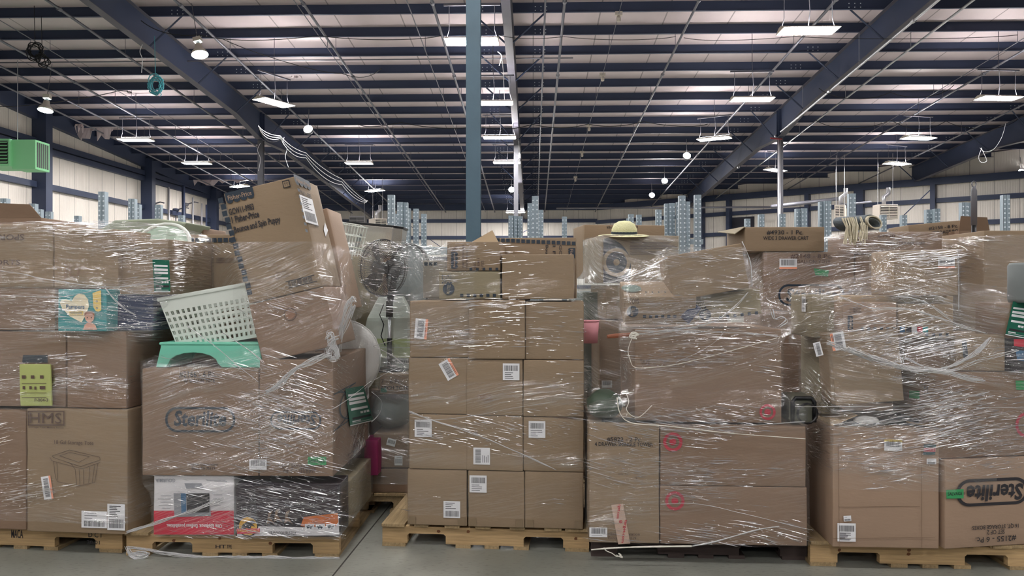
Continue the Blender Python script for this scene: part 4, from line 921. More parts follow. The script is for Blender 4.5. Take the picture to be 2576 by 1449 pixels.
M_.text('Sterilite Corporation', 512, 1168, 76, 8, INK); M_.text('Ennis, TX 75119', 513, 1178, 58, 8, INK)
ovalring(N_, 745, 1057, 128, 46, 4.5); N_.text('Sterilite', 747, 1056, 98, 28, INKN, rot=180, bold=.03, shear=.12)
N_.text('#4830 - 2 Pc.', 752, 1182, 86, 16, INKS, rot=180); N_.text('ULTRA 3 DRAWER CART', 762, 1170, 122, 8, INKS, rot=180)
sv = N_.quad('salvage_sticker', [(776, 1148), (822, 1148), (822, 1169), (775, 1169)], GREEN, off=.003); N_.text('SALVAGE', 798, 1159, 40, 8, INK, rot=180, off=.004)
N_.label(650, 1168, 44, 26, bar='full', lines=1); tagboard(N_, [(862, 978), (908, 970), (934, 1058), (874, 1072)], 'R', off=.01); N_.label(911, 998, 30, 36, rot=5, face='R', bar='full', lines=1, name='barcode_label')
N_.text('2 Pc.', 878, 1150, 26, 12, INKS, rot=-90, face='R'); N_.text('DRAWER CART', 895, 1130, 40, 20, INKS, rot=-90, face='R'); ovalring(N_, 866, 1020, 30, 90, 3, face='R')
# mint step stool
zS = M_.z1 + .003
def stool(pl, x0, x1, ytop, ybot, push, d, label):
    a, b = pl.hit(x0, CY, push), pl.hit(x1, CY, push); W = (b - a).length; zt_, zb = pl.hit((x0+x1)/2, ytop, push).z, zS; h = zt_ - zb
    r = empty('step_stool', (a.x, a.y, zb), pl.rz); tag(r, label, 'stool')
    out = [(0, 0, 0), (.06, 0, 0)]
    for k in range(9): t = math.pi * (1 - k / 8); out.append((W * .35 + W * .23 * math.cos(t), 0, h * .18 + h * .48 * math.sin(t)))
    out += [(W * .62, 0, 0), (W, 0, 0), (W * .97, 0, h), (.03, 0, h)]
    for y in (0, d - .02): MB().prism([(p[0], y, p[2]) for p in out][::-1], (0, .02, 0)).build('side_panel', r, MINT, bevel=.004)
    MB().box(.02, W * .98, -.005, d, h, h + .015).build('tread', r, MINT, bevel=.006); MB().box(W * .03, W * .12, .02, d - .02, 0, h).build('end_panel', r, MINT); return r
stool(p2, 392, 660, 868, 927, -.03, .32, 'mint green plastic step stool with arched opening under the laundry basket')
# laundry basket with a pierced body
def basket(M, W, D, H, taper, nx, nz, label, mt, rim=.022, r0=.0, wire=False, name='laundry_basket'):
    r = empty(name, (0, 0, 0), M=M); tag(r, label, 'basket'); wb, db = W * taper, D * taper
    def wall_(a, b, c, d, n):
        m = MB()
        def q(s, t): return Vector(a).lerp(Vector(b), s).lerp(Vector(d).lerp(Vector(c), s), t)
        for i in range(n):
            for j in range(nz):
                s0, s1 = i / n, (i + 1) / n; t0, t1 = .04 + .74 * j / nz, .04 + .74 * (j + 1) / nz; hs, ht = .24 / n, .2 * .74 / nz
                o = [q(s0, t0), q(s1, t0), q(s1, t1), q(s0, t1)]; k = [q(s0 + hs, t0 + ht), q(s1 - hs, t0 + ht), q(s1 - hs, t1 - ht), q(s0 + hs, t1 - ht)]
                m.add(o + k, [(0, 1, 5, 4), (1, 2, 6, 5), (2, 3, 7, 6), (3, 0, 4, 7)])
        m.poly([q(0, .78), q(1, .78), q(1, 1), q(0, 1)]); m.poly([q(0, 0), q(1, 0), q(1, .04), q(0, .04)])
        o = m.build('pierced_wall', r, mt); s_ = o.modifiers.new('t', 'SOLIDIFY'); s_.thickness = .003
    T = [(-W/2, -D/2, H), (W/2, -D/2, H), (W/2, D/2, H), (-W/2, D/2, H)]; Bt = [(-wb/2, -db/2, 0), (wb/2, -db/2, 0), (wb/2, db/2, 0), (-wb/2, db/2, 0)]
    for i, n in ((0, nx), (1, nx * 2 // 3), (2, nx), (3, nx * 2 // 3)): j = (i + 1) % 4; wall_(Bt[i], Bt[j], T[j], T[i], n)
    MB().quad(*Bt).build('floor_panel', r, mt); MB().tube([Vector(t) + Vector((0, 0, 0)) for t in T], rim, 6, closed=True).build('rim', r, mt, smooth=True); return r
bl, br, tl = p2.hit(445, 884, .0), p2.hit(660, 846, .0), p2.hit(412, 750, .0)
X_ = (br - bl).normalized(); Zv = (tl - bl); Zv = (Zv - X_ * Zv.dot(X_)).normalized(); Y_ = Zv.cross(X_); oo = (bl + br) / 2 + Y_ * .2
basket(Matrix(((X_.x, Y_.x, Zv.x, oo.x), (X_.y, Y_.y, Zv.y, oo.y), (X_.z, Y_.z, Zv.z, oo.z), (0, 0, 0, 1))), .60, .42, .31, .84, 18, 6, 'white plastic laundry basket with pierced sides, tilted beside the tall carton', WPLAST, .012)
T_ = carton(p2, 428, 628, 590, 850, .35, 'kraft carton with a row of printed squares behind the laundry basket', push=.50, load=L2, base=M_.z1 + .004)
squares(T_, [(441 + i * 14.2, 604) for i in range(13)], 11); T_.text('Bounce and Spin Puppy', 583, 655, 13, 150, INKS, rot=-90); T_.text('Fisher-Price', 470, 690, 6, 44, INKS, rot=-90); T_.label(449, 713, 20, 42, bar='full', lines=0, base=KR)
Q = carton(p2, 0, 0, 0, 0, .42, 'tall carton tilted to the left, printed with a puppy toy name, towering over its load', KR, push=-.06, roll=((627, 764), (811, 720), (542, 492)), load=L2, bulge=.003)
R_c = carton(p2, 0, 0, 0, 0, .42, 'tilted plain carton with a round stamp under the tall puppy toy carton', KD, push=-.07, roll=((661, 913), (851, 867), (626, 767)), load=L2, bulge=.003)
S_c = carton(p2, 0, 0, 0, 0, .35, 'narrow carton leaning behind the tall tilted carton, diamond label on it', KP, push=.42, roll=((815, 790), (880, 775), (752, 540)), load=L2)
def along(c, t, s):  # picture point inside a tilted front: s across 0..1, t down 0..1
    return (542 + (734 - 542) * s + (627 - 542) * t, 492 + (446 - 492) * s + (764 - 492) * t)
squares(Q, [along(Q, .055 + i * .0605, .05 + .01 * (i % 2) - .004 * 0) for i in range(15)], 13.5, sx=.95)
awning(Q, 604, 492, 74, 30, 'Fisher-Price'); Q.text('GCW11-9983', 608, 527, 66, 17, INK, bold=.03); Q.text('1 Fisher-Price', 618, 546, 72, 18, INK, bold=.03); Q.text('Bounce and Spin Puppy', 648, 567, 122, 22, INK, bold=.03)
Q.quad('arrow_frame', [(710, 456), (728, 452), (732, 470), (714, 474)], INK); Q.quad('arrow_field', [(712, 458), (726, 455), (730, 468), (716, 472)], KR, off=.002); Q.text('\u2191\u2191', 721, 463, 10, 10, INK, off=.0028)
Q.text('Fisher-Price', 708, 684, 26, 4, INKS); Q.text('East Aurora, New York 14052', 712, 690, 64, 4, INKS); Q.text('MADE IN MEXICO', 712, 697, 36, 4, INKS)
m = MB(); n = Q.axes('F')[2]; x = 0
for i in range(30):
    a = Q.loc(728 + i * 2.0, 722 - i * .48) ; a2 = Q.loc(729.1 + i * 2.0, 721.8 - i * .48); h = .035
    if i % 7 != 3: m.poly([a + n * .006, a2 + n * .006, a2 + n * .006 + Vector((0, 0, h)), a + n * .006 + Vector((0, 0, h))])
a, b = Q.loc(720, 712), Q.loc(792, 694)
m.build('barcode', Q.o, INK); Q.quad('barcode_rule', [(719, 708), (791, 691), (791.5, 693), (719.5, 710)], INK); Q.quad('barcode_rule', [(726, 724), (798, 706), (798.5, 708), (726.5, 726)], INK)
awning(Q, 759, 460, 36, 22, 'Fisher-Price', face='R'); Q.text('GCW11-9983', 766, 490, 26, 12, INK, face='R'); Q.label(775, 530, 30, 62, rot=0, face='R', bar='bottom', lines=6); Q.quad('diamond_label', [(815, 560), (823, 580), (817, 596), (812, 578)], WHITE, face='R')
Q.text('Spin Puppy', 786, 565, 26, 8, INK, face='R'); squares(Q, [(746 + i * 3.2, 462 + i * 17) for i in range(8)], 7, face='R', sx=.8)
disc(R_c, 731, 791, 15, 16.5, INKS, 'round_stamp'); disc(R_c, 731, 791, 0, 12, mat('stamp_tint', (140, 106, 84), .8), 'stamp_face')
# ---- load 3 : the neat stack --------------------------------------------------------------------------
L3 = []
rows = [(1181, 1316), (1043, 1180), (900, 1042), (757, 899)]; cols = [(1027, 1176), (1177.5, 1319), (1320.5, 1467)]
wr = ('bottom', 'second', 'third', 'top'); wc = ('left', 'middle', 'right'); zb = [DECK] * 3; G3 = []
desc = {(0, 0): 'with a label low on its right', (0, 1): 'with a label at its upper left', (0, 2): 'without any label', (1, 0): 'with a label under glinting film', (1, 1): 'with a label turned on its side', (1, 2): 'with a pen line and upper label',
        (2, 0): 'with an orange edged label stuck askew', (2, 1): 'with a label at its upper right', (2, 2): 'bare of labels', (3, 0): 'with an upright orange edged label', (3, 1): 'standing slightly proud', (3, 2): 'plain and unlabelled'}
for j, (y0, y1) in enumerate(rows):
    for i, (x0, x1) in enumerate(cols):
        dx = (0, -4, -4, 1)[j] if i else (-2, 2, 1, 4)[j]; dy = (0, 4, 6)[i] if j < 3 else (0, -3, 2)[i]
        c = carton(p3, x0 + dx, x1 + (dx if i < 2 else (0, 1, 2, 1)[j]), y0 + dy, y1, .5, f'kraft carton {desc[(j, i)]}, {wr[j]} row {wc[i]} of the neat stack', KR, push=-.035 + RN.uniform(-.008, .004) - (.02 if (j, i) == (3, 1) else 0), base=zb[i], load=L3, bulge=.0025, group='twelve alike cartons of the neat stack')
        zb[i] = c.z1 + .003; G3.append(c)
        if j == 0: bbox_fold(c)
g = {(j, i): G3[j * 3 + i] for j in range(4) for i in range(3)}
g[(0, 0)].label(1137, 1281, 42, 42, bar='bottom', lines=4); g[(0, 1)].label(1203, 1217, 43, 43); g[(1, 1)].label(1212, 1147, 42, 42, rot=90); g[(1, 0)].label(1065, 1077, 43, 43); g[(1, 2)].label(1351, 1080, 42, 42); g[(2, 1)].label(1286, 935, 42, 42)
g[(2, 0)].label(1129, 929, 48, 32, rot=120, strip=ORNG, bar='mid', lines=2); g[(3, 0)].label(1060, 827, 50, 32, rot=85, strip=ORNG, bar='mid', lines=1)
g[(1, 2)].quad('pen_line', [(1367, 1045), (1452, 1052), (1452, 1054), (1367, 1047)], INKS)
g[(2, 1)].quad('torn_patch', [(1200, 993), (1235, 990), (1240, 1006), (1215, 1008)], KD)
zz = max(zb)
M1 = carton(p3, 1104, 1258, 683, 753, .35, 'toy maker carton with a dark round logo, lower left on the neat stack', KO, push=-.03, base=zz, load=L3)
M2 = carton(p3, 1125, 1258, 608, 680, .32, 'carton with a sideways dark banner logo, upper left on the neat stack', KR, push=0, base=M1.z1 + .004, load=L3)
M3 = carton(p3, 1263, 1443, 640, 753, .35, 'blank wide carton at the right on top of the neat stack', KR, push=-.03, base=zz, load=L3)
M4 = carton(p3, 1234, 1450, 598, 740, .3, 'carton with a row of dark squares along its top edge, behind the blank wide one', KR, push=.36, base=zz, load=L3)
M5 = carton(p3, 1064, 1120, 655, 748, .35, 'grey filmed carton at the upper left corner of the neat stack', mat('grey_carton', (150, 146, 136), .6), push=.36, base=zz, load=L3)
M1.text('TOYS', 1125, 702, 26, 22, INKN, rot=180, bold=0); disc(M1, 1129, 727, 0, 15, INKN, 'round_logo'); M1.text('MATTEL', 1129, 727, 24, 8, KO, rot=80, off=.003); squares(M1, [(1162 + i * 16.4, 743) for i in range(6)], 8)
awning(M2, 1144, 655, 42, 17, 'fisher-price', rot=90); M2.text('IN.', 1143, 627, 15, 12, INKS, rot=90); M2.text('contra transmissao', 1165, 645, 58, 6, INKS, rot=90); M2.text('de las baterias solo', 1174, 652, 50, 6, INKS, rot=90); M2.text('RED', 1195, 668, 18, 6, INKS, rot=90); M2.text('1 EM 1', 1204, 662, 26, 6, INKS, rot=90); M2.text('1 PZS', 1214, 666, 22, 6, INKS, rot=90)
squares(M2, [(1185 + i * 16.3, 677) for i in range(5)], 7)
squares(M4, [(1240 + i * 12.7, 603.5 + i * .55) for i in range(17)], 9); M4.text('GC', 1410, 629, 24, 7, INK, rot=-90); M4.text('1 F', 1394, 629, 22, 7, INK, rot=-90); M4.text('Bou', 1376, 628, 22, 7, INK, rot=-90); awning(M4, 1438, 637, 26, 18, 'Fish', rot=-90)
MB().prism([(-.02, -.10, M2.h + .002), (.14, -.10, M2.h + .002), (.10, -.06, M2.h + .075)], (0, .006, 0)).build('raised_flap', M2.o, KIN)
squares(M5, [(1072, 664), (1084, 664), (1096, 664)], 9)
# ---- load 4 -------------------------------------------------------------------------------------------
L4 = []; DK4 = .125
U = carton(p4, 1482, 1658, 1066, 1368, .6, 'tall kraft carton on the dark pallet with a strip of red lettered tape', KR, push=-.14, base=DK4, load=L4)
W_ = carton(p4, 1661, 2030, 1224, 1373, .9, 'wide brown carton with a red bullseye ring, lowest on the dark pallet', KD, push=-.14, base=DK4, load=L4)
V_ = carton(p4, 1661, 2027, 1072, 1222, .9, 'wide brown carton with a red bullseye ring, above the lowest wide one', KD, push=-.14, base=W_.z1 + .003, load=L4)
z4 = max(U.z1, V_.z1) + .004
X4 = carton(p4, 1597, 1966, 828, 1068, .85, 'huge brown carton heavily filmed, in the middle of the load on the dark pallet', KD, push=-.10, base=z4, load=L4)
z5 = X4.z1 + .004
U.text('#5822 - 2 Pc.', 1570, 1105, 88, 12, INK); U.text('4 DRAWER SHINGLE TOWER', 1569, 1117, 146, 10, INK); U.text('Ship To:', 1568, 1192, 26, 6, INKS, bold=0); U.text('Sterilite Corporation', 1563, 1343, 92, 9, INKS); U.text('Ennis, TX 75119', 1565, 1353, 70, 8, INKS)
for a in (((1532, 1198), (1538, 1198), (1538, 1199), (1533, 1199), (1533, 1204), (1532, 1204)), ((1596, 1201), (1602, 1201), (1602, 1207), (1601, 1207), (1601, 1202), (1596, 1202))): U.quad('corner_mark', a, INKS)
U.quad('branded_tape', [(1537, 1269), (1567, 1266), (1585, 1366), (1555, 1368)], mat('pale_tape', (186, 160, 142), .35), off=.002)
U.text('target.com', 1569, 1335, 58, 8, RED, rot=-99, off=.0035); U.text('rget.com', 1555, 1286, 36, 8, RED, rot=-99, off=.0035); disc(U, 1561, 1311, 2.6, 4, RED, 'tape_ring', off=.0035); disc(U, 1561, 1311, 0, 1.2, RED, 'tape_dot', off=.0035)
U.label(1505, 1338, 45, 24, bar='full', lines=1); MB().prism([(x, y, U.h + .002) for x, y in ((-.12, -.25), (.18, -.28), (.19, -.2), (-.10, -.17))][::-1], (0, 0, .012)).build('opening_shade_strip', U.o, BLACK)  # black strip standing in for shade in the opening of the carton top
for c, y in ((V_, 1111), (W_, 1259)):
    x = 1692 if c is V_ else 1697; disc(c, x, y, 16.5, 24, RED, 'bullseye_ring'); disc(c, x, y, 0, 8.5, RED, 'bullseye_dot')
X4.text('TAPE', 1622, 910, 26, 12, INKS); disc(X4, 1930, 1036, 14, 20, RED, 'bullseye_ring'); disc(X4, 1930, 1036, 0, 8, RED, 'bullseye_dot')
def pitch(c, deg):
    """lean a carton over its lower front edge"""
    piv = c.M @ Vector((0, -c.d/2, 0)); ax = (c.M.to_3x3() @ Vector((1, 0, 0)))
    c.M = Matrix.Translation(piv) @ Matrix.Rotation(rad(deg), 4, ax) @ Matrix.Translation(-piv) @ c.M; c.Mi = c.M.inverted(); c.o.matrix_world = c.M
Z1 = carton(p4, 1569, 1748, 743, 802, .30, 'toy carton tipped forward, lit greenish top, left on the huge carton', KR, push=-.08, base=z5 + .02, load=L4); pitch(Z1, 17)
Z2 = carton(p4, 0, 0, 0, 0, .3, 'toy carton with a round logo under the blank tilted carton', KO, push=-.06, roll=((1750, 806), (1917, 788), (1744, 744)), load=L4)
Y4 = carton(p4, 0, 0, 0, 0, .34, 'blank carton tilted up to the right, topmost of the load on the dark pallet', KR, push=-.12, roll=((1697, 757), (1885, 724), (1678, 645)), load=L4)
disc(Z1, 1591, 783, 0, 14, INKN, 'round_logo'); Z1.text('MATTEL', 1591, 783, 22, 7, KR, rot=80, off=.003); squares(Z1, [(1621 + i * 15.2, 795) for i in range(6)], 8); Z1.text('TOYS', 1595, 757, 24, 14, INKS)
disc(Z1, 1588, 728, 0, 9, mat('ghost_logo', (92, 112, 104), .5), 'round_logo', face='T', sq=.8); squares(Z1, [(1625 + i * 16, 738) for i in range(5)], 3, face='T')
Z2.text('TOYS', 1762, 767, 24, 22, INK, rot=190, bold=0); disc(Z2, 1773, 791, 0, 15, INKN, 'round_logo'); Z2.text('MATTEL', 1773, 791, 22, 7, KO, rot=80, off=.003); squares(Z2, [(1812 + i * 18, 799 - i * 2.4) for i in range(6)], 8)
Z3 = MB().box(-.03, .03, -.008, .008, 0, .11).build('toy_box', mt=NAVYP, bevel=.004); Z3.location = p4.hit(1722, 806, -.10); Z3.rotation_euler = (0, rad(40), p4.rz); tag(Z3, 'small dark blue toy box wedged between the two toy cartons', 'box')
def bag(pl, px, py, push, rx, ry, rz_, mt, label, seed=1, name='bagged_item', cat='bag', flat=0):
    bm = bmesh.new(); bmesh.ops.create_icosphere(bm, subdivisions=3, radius=1)
    for v in bm.verts: f = 1 + .12 * noise.noise(v.co * 2 + Vector((seed, 0, 0))); v.co = Vector((v.co.x * rx, v.co.y * ry, v.co.z * rz_)) * f
    me = bpy.data.meshes.new(name); bm.to_mesh(me); bm.free(); me.polygons.foreach_set('use_smooth', [True] * len(me.polygons)); me.materials.append(mt)
    o = bpy.data.objects.new(name, me); COL.objects.link(o); o.location = pl.hit(px, py, push); o.rotation_euler.z = pl.rz; tag(o, label, cat); return o
b_ = bag(p4, 1520, 1030, -.02, .10, .10, .085, DKGREEN, 'dark green ball in a glossy bag on the left of the drawer tower carton', 4); b_.location.z = U.z1 + .09
# wooden stick and strings
o = MB().tube([p4.hit(1528, 847, -.16), p4.hit(1548, 845, -.15), p4.hit(1590, 842, -.12)], [.010, .013, .012], 8).build('broken_stick', mt=WOODO); tag(o, 'short splintered orange wooden stick poking out left of the huge carton', 'stick')
o = strand(p4, [(1584, 843), (1600, 838), (1596, 850), (1588, 846), (1606, 842), (1592, 836), (1584, 848), (1602, 852)], .005, None, push=-.16, mt=NYLON, name='tied_string'); tag(o, 'white string knotted around the broken stick', 'string')
strand(p4, [(1590, 850), (1580, 880), (1585, 905), (1597, 924), (1640, 924), (1700, 917), (1800, 893), (1955, 850)], .0022, o, push=-.16, mt=NYLON, name='loose_string')
strand(p4, [(1575, 990), (1582, 1010), (1576, 1030), (1590, 1046), (1610, 1048), (1640, 1020)], .0025, o, push=-.16, mt=NYLON, name='loose_string')
strand(p4, [(1552, 1000), (1560, 1040), (1590, 1064), (1680, 1072), (1840, 1090), (2026, 1104)], .0030, o, push=-.2, mt=NYLON, name='loose_string')
o = strand(p4, [(1487, 1383), (1520, 1380), (1600, 1376), (1740, 1374)], .006, None, push=-.2, mt=NYLON, name='tied_string'); tag(o, 'white string stretched along the front of the dark pallet with a loose tangle', 'string')
strand(p4, [(1519, 1378), (1526, 1386), (1540, 1392), (1552, 1400), (1562, 1396), (1556, 1392), (1566, 1402), (1558, 1400), (1550, 1396)], .004, o, push=-.2, mt=NYLON, name='loose_string')
strand(p4, [(1740, 1374), (1800, 1362), (1900, 1334), (1960, 1324)], .005, o, push=-.17, mt=ROPEM, name='film_twist')
# ---- load 5 -------------------------------------------------------------------------------------------
L5 = []
BB = carton(p5, 2095, 2362, 1076, 1380, .5, 'large scuffed carton with a fragile sticker, left on the right hand pallet', KP, push=-.10, base=DECK, load=L5, bulge=.006)
p5b = Plane(2375, 4.07, -9)
CCc = carton(p5b, 2377, 2650, 1152, 1378, .5, 'storage box carton standing upside down with a big oval logo, right edge of the picture', KP, base=DECK, load=L5, bulge=.006)
DDc = carton(p5b, 2352, 2650, 935, 1150, .35, 'brown carton with a partly cut red ring, above the oval logo carton at right', KD, push=.02, base=CCc.z1 + .004, load=L5)
BB.label(2245, 1119, 45, 28, strip=YEL, bar='full', lines=0, lab='label with a yellow strip'); BB.label(2341, 1160, 24, 14, bar='bottom', lines=3, name='small_sticker'); BB.label(2130, 1303, 19, 14, rot=4, bar='bottom', lines=1, name='small_sticker'); BB.label(2128, 1338, 46, 46, bar='top', lines=8)
fr = BB.quad('fragile_sticker', [(2322, 1117), (2353, 1117), (2350, 1143), (2320, 1143)], mat('sticker_teal', (70, 96, 98), .5)); BB.quad('sticker_band', [(2322, 1125), (2352, 1125), (2351, 1136), (2321, 1136)], mat('sticker_pink', (196, 150, 150), .5), off=.002); BB.text('FRAGILE', 2336, 1131, 28, 8, RED, off=.003)
for pts in ([(2107, 1120), (2110, 1376)], [(2093, 1353), (2350, 1350)], [(2316, 1120), (2317, 1376)], [(2107, 1274), (2312, 1272)]): linedraw(BB, [pts], .0012, KD, 'crease')
ovalring(CCc, 2494, 1236, 180, 68, 7.5, INK); CCc.text('Sterilite', 2500, 1238, 142, 42, INK, rot=180, bold=.03, shear=.12); CCc.text('\u00ae', 2421, 1240, 7, 7, INK); CCc.text('16 QT. STORAGE BOXES', 2501, 1323, 116, 12, INK, rot=180); CCc.text('SET OF 2', 2502, 1337, 44, 11, INK, rot=180); CCc.text('#2155 - 6 Pc.', 2502, 1354, 102, 15, INK, rot=180)
CCc.quad('salvage_sticker', [(2376, 1231), (2420, 1229), (2420, 1252), (2377, 1253)], GREEN, off=.004); CCc.text('SALVAGE', 2398, 1240.5, 36, 8, INK, off=.005)
disc(DDc, 2580, 1068, 24, 32, RED, 'bullseye_ring'); DDc.quad('green_tape', [(2552, 957), (2600, 957), (2600, 980), (2554, 980)], GREEN); DDc.quad('green_tape', [(2290, 982), (2316, 984), (2316, 1003), (2290, 1001)], GREEN, face='L'); DDc.text('\u2191\u2191', 2333, 980, 12, 22, INK, face='L')
zBB = BB.z1 + .004
for i, (a, b, c_) in enumerate(((-1, 70, KIN), (1, 60, KIN))):
    MB().prism([(a * BB.w/2 * .98, -BB.d/2 * .9, BB.h), (a * BB.w/2 * .98, BB.d/2 * .9, BB.h), (a * BB.w/2 * .5, BB.d/2 * .9, BB.h + (.06 if a < 0 else .02)), (a * BB.w/2 * .5, -BB.d/2 * .9, BB.h + (.06 if a < 0 else .02))], (0, 0, .005)).build('top_flap', BB.o, KIN)
HH0 = carton(p5, 2066, 2110, 852, 1022, .36, 'olive carton half hidden behind the leaning brown one, load at the right', KO, push=.12, base=zBB + .03, load=L5)
EE = carton(p5, 0, 0, 0, 0, .22, 'brown carton leaning left with an orange and white label at its upper corner', KR, push=-.10, roll=((2103, 1020), (2274, 1008), (2070, 842)), load=L5)
EE.label(2107, 858, 46, 34, rot=-84, strip=ORNG, bar='mid', lines=2); EE.label(2057, 878, 36, 18, rot=-80, bar='mid', lines=1, name='side_label')
FF = carton(p5, 2119, 2256, 760, 838, .3, 'toy carton with printed squares along its lower edge, heavily filmed, right load', KP, push=-.06, base=EE.z1 + .01, load=L5)
FF2 = carton(p5, 2259, 2398, 764, 850, .3, 'colourful shrink wrapped books and boxes beside the toy carton with squares', KR, push=-.05, base=EE.z1 - .02, load=L5)
HH = carton(p5, 2040, 2116, 742, 838, .36, 'olive carton with a small upright label, top left of the right load', KO, push=.06, base=HH0.z1 + .01, load=L5)
HH.label(2025, 765, 10, 38, bar='top', lines=5, face='L'); squares(FF, [(2168 + i * 16, 827) for i in range(6)], 8); awning(FF, 2138, 812, 36, 14, 'fisher', rot=90); FF.text('Fisher-Price', 2150, 780, 14, 30, INKS, rot=90)
squares(FF2, [(2330 + i * 17, 842) for i in range(4)], 8)
for i, (cc, x) in enumerate(((BLUEP, 2268), (DKP, 2284), (WHITE, 2298), (FRED, 2312), (TEALP, 2326))): FF2.quad('book_spine', [(x - 6, 822), (x + 7, 822), (x + 7, 836), (x - 6, 836)], cc)
IIc = carton(p5, 2402, 2528, 842, 930, .34, 'carton with a small dark logo, right of the leaning brown one', KR, push=-.02, base=DDc.z1 + .004, load=L5); IIc.quad('dark_logo', [(2417, 858), (2430, 856), (2434, 898), (2422, 900)], INKN); 
MD = carton(p5, 2276, 2400, 852, 935, .34, 'brown carton under the shrink wrapped books, behind gathered film', KD, push=.03, base=DDc.z1 + .004, load=L5)
LID = carton(p5, 2104, 2398, 744, 760, .36, 'flat kraft lid under the topmost olive and brown carton', KIN, push=.02, base=FF2.z1 + .004, load=L5)
GG = carton(p5, 2249, 2410, 629, 742, .3, 'topmost carton of the right load with an olive left side and a pale label', KR, push=-.08, base=LID.z1 + .004, load=L5); GG.label(2379, 661, 42, 28, strip=ORNG, bar='mid', lines=1)
o = MB().box(-.20, .20, -.15, .15, 0, .03).build('black_tray', mt=BLACK, bevel=.006); o.location = p5.hit(2190, CY, .12); o.location.z = zBB; o.rotation_euler.z = p5.rz; tag(o, 'flat black tray under the leaning brown carton', 'tray')
o = bag(p5, 2180, 1024, -.06, .065, .05, .022, FOAM, 'crumpled white cloth lying on the scuffed carton', 9, 'white_cloth', 'cloth'); o.location.z = zBB + .03
def framebox(pl, px, py, push, w_, h_, d_, label):
    p = pl.hit(px, py, push); r = empty('tool_case', (p.x, p.y, zBB), pl.rz); tag(r, label, 'case'); MB().box(-w_/2, w_/2, 0, d_, 0, h_).build('shell', r, mat('case_grey', (96, 96, 84), .5), bevel=.02)
    MB().tube([(-w_*.42, -.008, 0.01), (-w_*.42, -.008, h_*.8), (-w_*.3, -.008, h_*.95), (w_*.3, -.008, h_*.95), (w_*.42, -.008, h_*.8), (w_*.42, -.008, .01)], .012, 6).build('frame_tube', r, BLACK, smooth=True)
    MB().lathe([(.05, 0), (.06, .01), (.05, .02)], 16, Matrix.Translation((w_*.1, -.02, h_*.4)) @ Matrix.Rotation(rad(90), 4, 'X')).build('hub_ring', r, BLACK)
framebox(p5, 2020, 1000, -.02, .14, .15, .2, 'grey and black case under film at the left end of the right load')
# rolled cloth, placard, toys at the right edge
r = empty('rolled_mat', p5b.hit(2594, 760, -.02)); tag(r, 'thick grey rolled mat standing at the right picture edge', 'mat')
MB().lathe([(.001, 0), (.105, 0), (.11, .02), (.11, .2), (.10, .215), (.07, .215), (.068, .19)], 28).build('outer_roll', r, GREY, smooth=True); MB().lathe([(.066, .02), (.066, .212), (.04, .212), (.04, .05)], 20).build('inner_layer', r, FOAM)
RT = carton(p5b, 2545, 2650, 852, 932, .3, 'red and blue printed toy carton at the right picture edge under the green placard', DKP, push=-.02, base=DDc.z1 + .004, load=L5)
RT.quad('red_print', [(2548, 853), (2600, 853), (2600, 876), (2548, 870)], FRED); RT.quad('blue_print', [(2552, 880), (2600, 884), (2600, 915), (2556, 905)], BLUEP)
RT2 = carton(p5b, 2540, 2650, 762, 850, .25, 'brown carton carrying the green placard at the right picture edge', KD, push=-.02, base=RT.z1 + .004, load=L5)
tagboard(RT2, [(2544, 758), (2590, 764), (2578, 852), (2524, 842)], off=.006); r.location.z = RT2.z1 + .002
for k in (0,): pass
# ================================================================== SECOND ROW
q1, q2, q3, q4 = Plane(200, 5.8, 3), Plane(950, 5.2, 2), Plane(1590, 5.55, -8), Plane(2150, 5.35, 1.5)
PB1 = pallet(q1, -160, 280, PINE2, 'pallet in the second row behind the tote cartons', marks=False); PB2 = pallet(q2, 690, 1032, PINE2, 'dim pallet in the second row, seen in the gap left of the neat stack', marks=False)
PB3 = pallet(q3, 1440, 1850, PINE2, 'dim pallet in the second row, in the dark gap right of the neat stack', marks=False); PB4 = pallet(q4, 1900, 2330, PINE2, 'pallet in the second row behind the scuffed carton', marks=False)
L6, L7, L8, L9 = [], [], [], []
a = carton(q1, -140, 250, 700, 1160, .9, 'large dim carton of the second row behind the sports carton', KD, push=.02, base=DECK, load=L6)
b = carton(q1, -140, 103, 548, 698, .6, 'open brown carton peeping over the sports carton at the left', KD, push=.05, base=a.z1 + .004, load=L6, open_top=True)
MB().prism([(-b.w/2, -b.d/2, b.h), (b.w/2, -b.d/2, b.h), (b.w/2 - .07, -b.d/2 - .03, b.h + .10), (-b.w/2, -b.d/2 - .03, b.h + .13)], (0, .006, 0)).build('raised_flap', b.o, KD)
a2 = carton(q1, 262, 520, 612, 1160, .9, 'dim carton of the second row behind the leaning film at the left', KO, push=.0, base=DECK, load=L6)
b2 = carton(q1, 440, 512, 573, 610, .4, 'small carton with an open black top behind the pale oval tub', KD, push=.0, base=a2.z1 + .004, load=L6)
o = MB().m(SAGE).prism([(-.30, -.2, 0), (.34, -.2, .02), (.42, -.2, .13), (.20, -.2, .16), (-.12, -.2, .15), (-.22, -.2, .09)][::-1], (0, .4, 0)).build('folded_cover', bevel=.012); o.location = q1.hit(365, 600, -.10); o.location.z = a2.z1; o.rotation_euler.z = q1.rz; tag(o, 'folded sage green plastic cover on the load behind the left one', 'cover')
r = empty('oval_tub', p1.hit(415, 640, .25)); r.rotation_euler = (rad(62), rad(8), p1.rz); tag(r, 'pale green oval plastic tub tipped up behind the filmed carton', 'tub')
